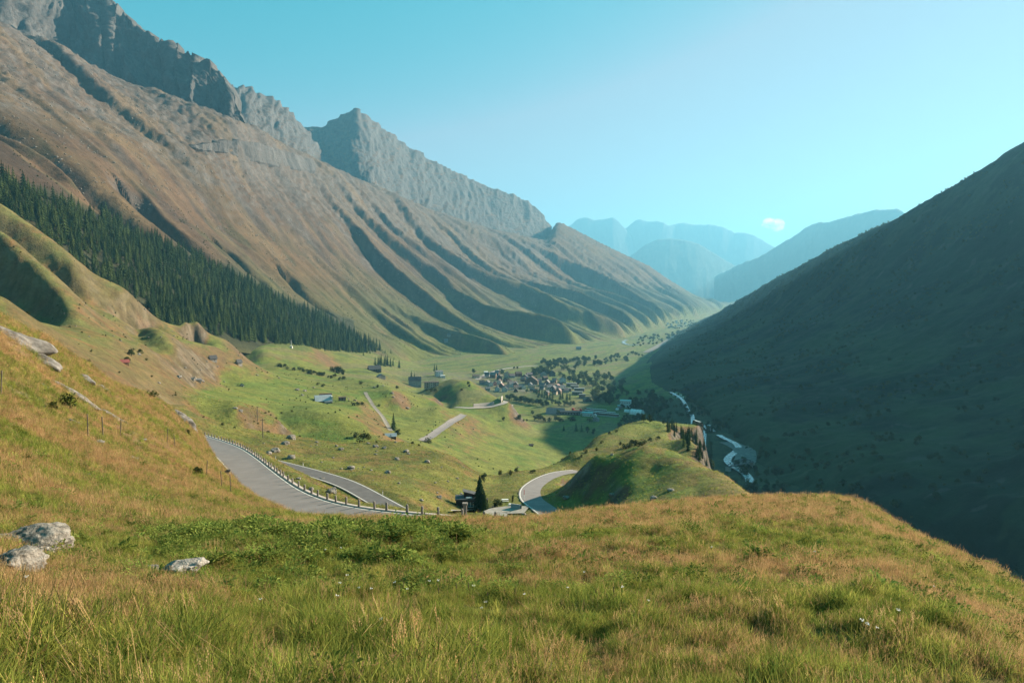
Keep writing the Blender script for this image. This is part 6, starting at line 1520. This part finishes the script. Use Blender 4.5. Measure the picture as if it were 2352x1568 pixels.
# houses on the slope left of the village
house(860, 853, 28, 6, 14, 8, 'dark_wood', 'slate_roof', 'broad dark wooden chalet below the spruce clump', 'x', .25, (5, 1))
house(875, 869, 18, 5, 11, 5, 'fieldstone', 'grey_roof', 'stone house with a white front below the dark wooden chalet', 'y', .4, (2, 1))
house(866, 845, 6, 6, 5, 2, 'cream_plaster', 'brown_roof', 'tiny cream hut between the chalet and the spruce clump', 'y', .2, (1, 1), False)
house(953, 887, 28, 14, 14, 8, 'grey_wall', 'slate_roof', 'large grey hotel with a dark mansard roof and rows of windows', 'x', .05, (6, 3), True, True, 'hotel', 'hotel', over=.4)
house(1008, 864, 17, 12, 12, 2, 'white_plaster', 'grey_roof', 'white flat-roofed villa on the slope above the wall hill', 'x', .3, (3, 2), True, True, 'villa', 'villa')
house(1016, 867, 11, 5, 8, .6, 'white_plaster', 'white_roof', 'white terrace building in front of the flat-roofed villa', 'x', .3, (2, 1), False, True, 'terrace_house', 'house')
def apartment():
    p, k, rz = place(991, 889, .08); e = empty('apartment_block', p, rz); W_, H, D = 33 * k, 12 * k, 11 * k
    link('wall', MB().box(-W_/2, W_/2, -D/2, D/2, -2, H).mesh('wall', MW['cream_plaster']), e); ro = link('roof', MB().box(-W_/2 - .5, W_/2 + .5, -D/2 - .5, D/2 + .5, H + .01, H + .5).mesh('roof', MR['brown_roof']), e)
    chimney(ro, -W_ * .1, 0, H + .4, 1.2, .9)
    for iz in range(3):
        for ix in range(7): add_window(e, -W_/2 + W_ * (ix + .5) / 7, -D/2, H * (iz + .25) / 3, W_ / 15, H * .16)
        for sx in (-.28, .22):
            b = link('balcony', MB().box(W_ * sx - W_ * .07, W_ * sx + W_ * .07, -D/2 - 1.4, -D/2 - .11, H * iz / 3 + .1, H * iz / 3 + 1.1).mesh('balcony', MW['brown_wood']), e)
    tag(e, 'long cream apartment block with brown balconies right of the grey hotel', 'apartment block')
apartment()
# farm buildings and huts on the meadows
p, k, rz = place(742, 923, .12); e = empty('barn', p, rz)
wo, ro = gable(e, 34 * k, 20 * k, 4.5 * k, 11 * k, MW['dark_wood'], MR['tin_roof'], 'x', .6)
link('rear_house', MB().box(-6 * k, 21 * k, 10 * k + .05, 18 * k, -2, 17 * k).mesh('rear_house', MW['brown_wood']), e)
link('gable_wall', MB().box(17 * k + .02, 20 * k, -10 * k, 10 * k, -2, 13 * k).mesh('gable_wall', MW['white_plaster']), e); link('lean_to', MB().box(2 * k, 16 * k, -15 * k, -10 * k - .05, -1, 2.6 * k).mesh('lean_to', MW['grey_wall']), e)
for i in range(5): add_window(e, -14 * k + i * 5.5 * k, -10 * k, 1.2 * k, 1.2, 1.0)
tag(e, 'large barn with a grey tin roof and dark rear part on the rolling meadow', 'barn')
house(786, 920, 15, 8, 9, 1.0, 'dark_wood', 'brown_roof', 'dark wooden hut with a white corner board right of the tin-roofed barn', 'x', .1, (2, 1), False, True, 'hut', 'hut')
house(897, 1004, 24, 4, 12, 5, 'dark_wood', 'tin_roof', 'small hut with a pale tin roof below the lone bushy conifer', 'x', .05, (2, 1), False, True, 'hut', 'hut', over=.6)
house(489, 828, 14, 5, 9, 6, 'fieldstone', 'slate_roof', 'stone farmhouse with a dark roof on the upper left meadow', 'x', .35, (3, 1), False, True, 'farmhouse', 'farmhouse')
house(549, 838, 10, 6, 9, 6, 'fieldstone', 'slate_roof', 'small gabled barn with a bright end wall right of the stone farmhouse', 'x', .5, (1, 1), False, True, 'barn', 'barn')
house(286, 834, 14, 3, 8, 4, 'brown_wood', 'red_roof', 'low hut with a rusty red roof half hidden on the left meadow', 'x', .2, (0, 0), False, False, 'hut', 'hut')
house(454, 875, 12, 3, 7, 2, 'fieldstone', 'grey_roof', 'low stone shelter among the boulders of the green meadow', 'x', .1, (0, 0), False, True, 'shelter', 'hut')
house(556, 887, 7, 3, 5, 3, 'white_plaster', 'slate_roof', 'tiny white hut alone in the middle of the green meadow', 'y', .2, (1, 1), False, False, 'hut', 'hut')
house(1024, 785, 9, 4, 6, 3, 'fieldstone', 'grey_roof', 'small stone barn on the mountain foot, the left of two', 'x', .2, (1, 1), False, False, 'barn', 'barn')
house(1031, 772, 8, 4, 6, 2, 'fieldstone', 'slate_roof', 'small stone barn higher up on the mountain foot, the right of two', 'x', .2, (1, 1), False, False, 'barn', 'barn')
house(1329, 803, 11, 4, 7, 3, 'fieldstone', 'grey_roof', 'solitary grey barn at the far foot of the mountain wall', 'x', .1, (1, 1), False, False, 'barn', 'barn')
house(1220, 1024, 9, 3, 6, 2, 'brown_wood', 'brown_roof', 'tiny brown shed in the middle of the valley meadow', 'x', .1, (0, 0), False, False, 'shed', 'shed')
for X, Y, w, h in ((1553, 742, 6, 5), (1565, 739, 7, 4), (1541, 748, 6, 3), (1574, 744, 5, 3), (1559, 749, 6, 3), (1533, 745, 5, 3)):
    house(X, Y, w, h, 4, 1.2, 'white_plaster', 'grey_roof', 'pale house of the distant village at the far end of the valley', 'x', .2, (0, 0), False, False, 'house', 'house', 'houses of the distant village')
for X, Y in ((1547, 909), (1553, 905), (1558, 912), (1563, 909), (1556, 915), (1568, 914)):
    house(X, Y, 4, 2.5, 3, .6, 'white_plaster', 'white_roof', 'white caravan on the riverside ground under the dark mountain', 'x', random.uniform(-.5, .5), (1, 1), False, False, 'caravan', 'caravan', 'caravans by the river', layers=[G2, R1])
p = spot(669, 799, [G2, M1])
if p:
    k = math.hypot(p.x, p.y) / 1568; e = empty('antenna', p); link('mast', MB().tube([(0, 0, -1), (0, 0, 17 * k)], .35, 6).mesh('mast', MAT_WHITE), e); link('cabin', MB().box(-2, 2, -1.5, 1.5, -1, 3.2).mesh('cabin', MW['white_plaster']), e)
    tag(e, 'thin white antenna mast with a cabin at the forest edge', 'antenna')
# retaining walls on the hill road
def wall_along(name, pts, h, th, mat, label, lift=0.0):
    q = [spot(X, Y, [G2]) for X, Y in pts]; pa = sm_path(catmull([tuple(v) for v in q], 4.0), 2); L = offset(pa, -th / 2); Rr = offset(pa, th / 2)
    V = np.stack([L, L, Rr, Rr], 1); V[:, 1:3, 2] += h + lift; V[:, 0, 2] -= 3; V[:, 3, 2] -= 3
    return tag(link(name, grid_mesh(name, V, mat, None, False)), label, 'wall')
wall_along('retaining_wall', [(1083, 935), (1100, 934), (1120, 932), (1140, 929)], 4.6, 1.0, MAT_KERB, 'pale concrete retaining wall along the road below the small hill')
wall_along('retaining_wall', [(1150, 925), (1152, 921), (1154, 917)], 7, 1.0, MAT_KERB, 'short white wall end at the tip of the small hill')
# car park
car_b = MB().box(-2.1, 2.1, -.85, .85, .35, .95).box(-1.2, 1.3, -.75, .75, .951, 1.45)
CARM = [car_b.mesh('car_body', plain_mat('car_paint_%s' % n, c, .35, .03)) for n, c in (('white', (.6, .6, .6)), ('grey', (.15, .16, .17)), ('red', (.3, .03, .03)))]
whl = MB().tube([(0, -.9, 0), (0, .9, 0)], .33, 10).mesh('wheel_pair', MAT_BLACK)
for i, (X, Y) in enumerate(((1118, 860), (1126, 861), (1133, 860), (1141, 861), (1148, 860), (1128, 865), (1137, 865), (1146, 864), (1109, 866))):
    p = spot(X, Y, [G2]); e = empty('parked_car', p + Vector((0, 0, .5)), random.uniform(0, .4)); link('car_body', CARM[i % 3], e)
    for q in (-1.3, 1.3): o = link('wheel', whl, e); o.location = (q, 0, .33)
    tag(e, '%s car parked on the gravel square at the village entrance' % ('white', 'grey', 'red')[i % 3], 'car', 'cars parked at the village entrance')

# ------------------------------------------------------------------ the dark wooden inn below the hill
p = spot(1078, 1170, [G2]); k = math.hypot(p.x, p.y) / 1568; a = math.atan2(p.x, p.y)
e = empty('wooden_inn', p, -a); Z0 = -0.5
def bx(name, x0, x1, y0, y1, z0, z1, mat, par=None): return link(name, MB().box(x0 * k, x1 * k, y0 * k, y1 * k, z0 * k, z1 * k).mesh(name, mat), par or e)
bx('stone_base', -20, 26, -8, 26, -20, 6, MW['fieldstone'])
bx('wall', -31, 27, -10, 26, 6.02, 26, MW['dark_wood'])
ro = bx('flat_roof', -33, 29, -12, 28, 26.02, 28.5, MR['slate_roof'])
link('skylight', MB().box(-8 * k, 6 * k, -6 * k, 2 * k, 28.52 * k, 30.5 * k).mesh('skylight', MR['white_roof']), ro)
for i in range(8): bx('wall_board', -31, 27, -10.25, -10.02, 7 + 2.4 * i, 9 + 2.4 * i, MW['dark_wood'])
up = MB(); vs = [(-13, 4, 28.5), (16, 4, 28.5), (16, 24, 28.5), (-13, 24, 28.5), (-13, 4, 41), (16, 4, 33), (16, 24, 33), (-13, 24, 41)]
up.add([(x * k, y * k, z * k) for x, y, z in vs], [(0, 1, 5, 4), (1, 2, 6, 5), (2, 3, 7, 6), (3, 0, 4, 7)]); link('upper_storey', up.mesh('upper_storey', MW['dark_wood']), e)
rr = MB(); q = [(-15, 2, 41.8), (19, 2, 32.4), (19, 26, 32.4), (-15, 26, 41.8)]; q += [(x, y, z + 1.4) for x, y, z in q]
rr.add([(x * k, y * k, z * k) for x, y, z in q], [(3, 2, 1, 0), (4, 5, 6, 7), (0, 1, 5, 4), (1, 2, 6, 5), (2, 3, 7, 6), (3, 0, 4, 7)]); link('sloping_roof', rr.mesh('sloping_roof', MR['slate_roof']), e)
for i in range(3):
    o = link('window', MB().box((-3 + 6.3 * i) * k, (2.6 + 6.3 * i) * k, -10.6 * k, -10.3 * k, 10 * k, 20.5 * k).mesh('window', plain_mat('blue_glass_%d' % i, (0.05, 0.10, 0.12), .12, .1, 1, spec=.7)), e)
for i in range(4): bx('window_post', -3.7 + 6.3 * i, -3.05 + 6.3 * i, -11.2, -10.27, 9.6, 21, MAT_FRAME)
bx('sill', -4, 16.5, -11.4, -10.27, 8.9, 9.55, MAT_FRAME)
bx('side_block', -50, -25, -12, 4, -6, 11, MW['dark_wood']); bx('door', -29, -25.5, -10.7, -10.27, 6.1, 17, MW['brown_wood'])
bx('rear_wing', 27.1, 44, 8, 24, -8, 20, MW['dark_wood'])
tag(e, 'dark wooden inn with a slanted upper storey and tall white-framed windows', 'inn')
p = spot(1068, 1188, [G2]); 
if p: e2 = empty('stone_pillar', p); link('shaft', MB().box(-.2, .2, -.2, .2, -1, 1.5).mesh('shaft', MAT_STONE), e2); link('cap', MB().box(-.28, .28, -.28, .28, 1.501, 1.7).mesh('cap', MAT_STONE), e2); tag(e2, 'thicker stone pillar with a cap in front of the dark inn', 'pillar')
V = []
draped('inn_terrace', [(1108, 1180), (1135, 1178), (1165, 1175), (1195, 1173), (1220, 1172)], 7.5, plain_mat('pale_gravel', (0.30, 0.265, 0.225), .95, .25, .8), .25, 2, 2)
RBG = 'pale garden rocks beside the inn'
for X, Y, w in ((1126, 1168, 10), (1133, 1164, 9), (1139, 1168, 10), (1130, 1173, 8), (1121, 1174, 8), (1146, 1172, 8), (1152, 1176, 8), (1160, 1180, 6)): rock_at(X, Y, w, int(X), 'pale rock of the garden pile between the inn and the road bend', RBG, [G2])
rock_at(1203, 1182, 16, 3, 'big angular grey rock at the end of the gravel terrace', None, [G2], False, .9)
wall_along('garden_wall', [(1168, 1167), (1185, 1169), (1204, 1172)], 1.5, .5, MW['grey_wall'], 'low dark garden wall between the gravel terrace and the bend')
def bench_table(X, Y, label):
    p = spot(X, Y, [G2]); e = empty('picnic_table', p, random.uniform(0, 3)); link('table_top', MB().box(-1, 1, -.4, .4, .72, .78).mesh('table_top', MAT_WHITE), e)
    for s in (-1, 1):
        b = link('bench', MB().box(-1, 1, s * .75 - .15, s * .75 + .15, .42, .47).mesh('bench', MAT_WHITE), e); link('leg', MB().box(s * .7 - .05, s * .7 + .05, -.85, .85, 0, .415).mesh('leg', MAT_WOOD), e)
    tag(e, label, 'picnic table')
bench_table(1160, 1152, 'white picnic table behind the brown shrub near the inn'); bench_table(1176, 1163, 'white picnic table by the dark garden wall')

# ------------------------------------------------------------------ pylons on the far ridge, a small cloud over the pass
def pylon(X, Y):
    p = spot(X, Y + 3, [M1])
    if p is None: return
    e = empty('pylon', p); H = 34; t = MB()
    for sx in (-1, 1):
        for sy in (-1, 1): t.tube([(sx * 3, sy * 3, -2), (sx * .5, sy * .5, H)], .35, 4)
    link('lattice', t.mesh('lattice', MAT_DARKSTEEL), e); link('crossarm', MB().box(-7, 7, -.4, .4, H - 6, H - 5.2).box(-5, 5, -.4, .4, H - 1.5, H - .8).mesh('crossarm', MAT_DARKSTEEL), e)
    tag(e, 'thin lattice power pylon on the skyline of the long ridge', 'pylon', 'pylons along the ridge')
for X, Y in ((1323, 533), (1346, 546), (1370, 558), (1392, 568), (1400, 572), (1449, 595)): pylon(X, Y)
cm, cnt, cout = new_mat('cloud')
ctc = nd(cnt, 'ShaderNodeTexCoord'); cn_ = nd(cnt, 'ShaderNodeTexNoise'); cn_.inputs['Scale'].default_value = 2.2; cn_.inputs['Detail'].default_value = 6
cnt.links.new(ctc.outputs['Object'], cn_.inputs['Vector'])
lw = nd(cnt, 'ShaderNodeLayerWeight'); lw.inputs['Blend'].default_value = 0.35
c1_ = nd(cnt, 'ShaderNodeMath', operation='SUBTRACT'); cnt.links.new(cn_.outputs['Fac'], c1_.inputs[0]); cnt.links.new(lw.outputs['Facing'], c1_.inputs[1])
c2_ = nd(cnt, 'ShaderNodeMapRange'); c2_.inputs['From Min'].default_value = -0.1; c2_.inputs['From Max'].default_value = 0.45; c2_.inputs['To Max'].default_value = 0.5; cnt.links.new(c1_.outputs[0], c2_.inputs['Value'])
cd_, ctr, cmx = nd(cnt, 'ShaderNodeBsdfTranslucent'), nd(cnt, 'ShaderNodeBsdfTransparent'), nd(cnt, 'ShaderNodeMixShader'); cd_.inputs['Color'].default_value = (.9, .9, .9, 1)
cnt.links.new(c2_.outputs['Result'], cmx.inputs[0]); cnt.links.new(ctr.outputs[0], cmx.inputs[1]); cnt.links.new(cd_.outputs[0], cmx.inputs[2]); cnt.links.new(cmx.outputs[0], cout.inputs['Surface'])
import bmesh
def cloud(X, Y, r, w, h, seed, label):
    bm = bmesh.new(); rs = random.Random(seed)
    for i in range(7):
        M_ = Matrix.Translation((rs.uniform(-.6, .6), rs.uniform(-.3, .3), rs.uniform(-.25, .3))) @ Matrix.Diagonal((rs.uniform(.3, .55),) * 3 + (1,))
        bmesh.ops.create_icosphere(bm, subdivisions=3, radius=1, matrix=M_)
    me = bpy.data.meshes.new('cloud'); bm.to_mesh(me); bm.free(); me.materials.append(cm); me.polygons.foreach_set('use_smooth', [True] * len(me.polygons))
    o = link('cloud', me); o.location = P(X, Y, r); o.scale = (w / 1568 * r, w / 1568 * r * .6, h / 1568 * r); tag(o, label, 'cloud')
cloud(1776, 516, 38000, 34, 22, 3, 'small white cloud floating above the notch between the far ranges')
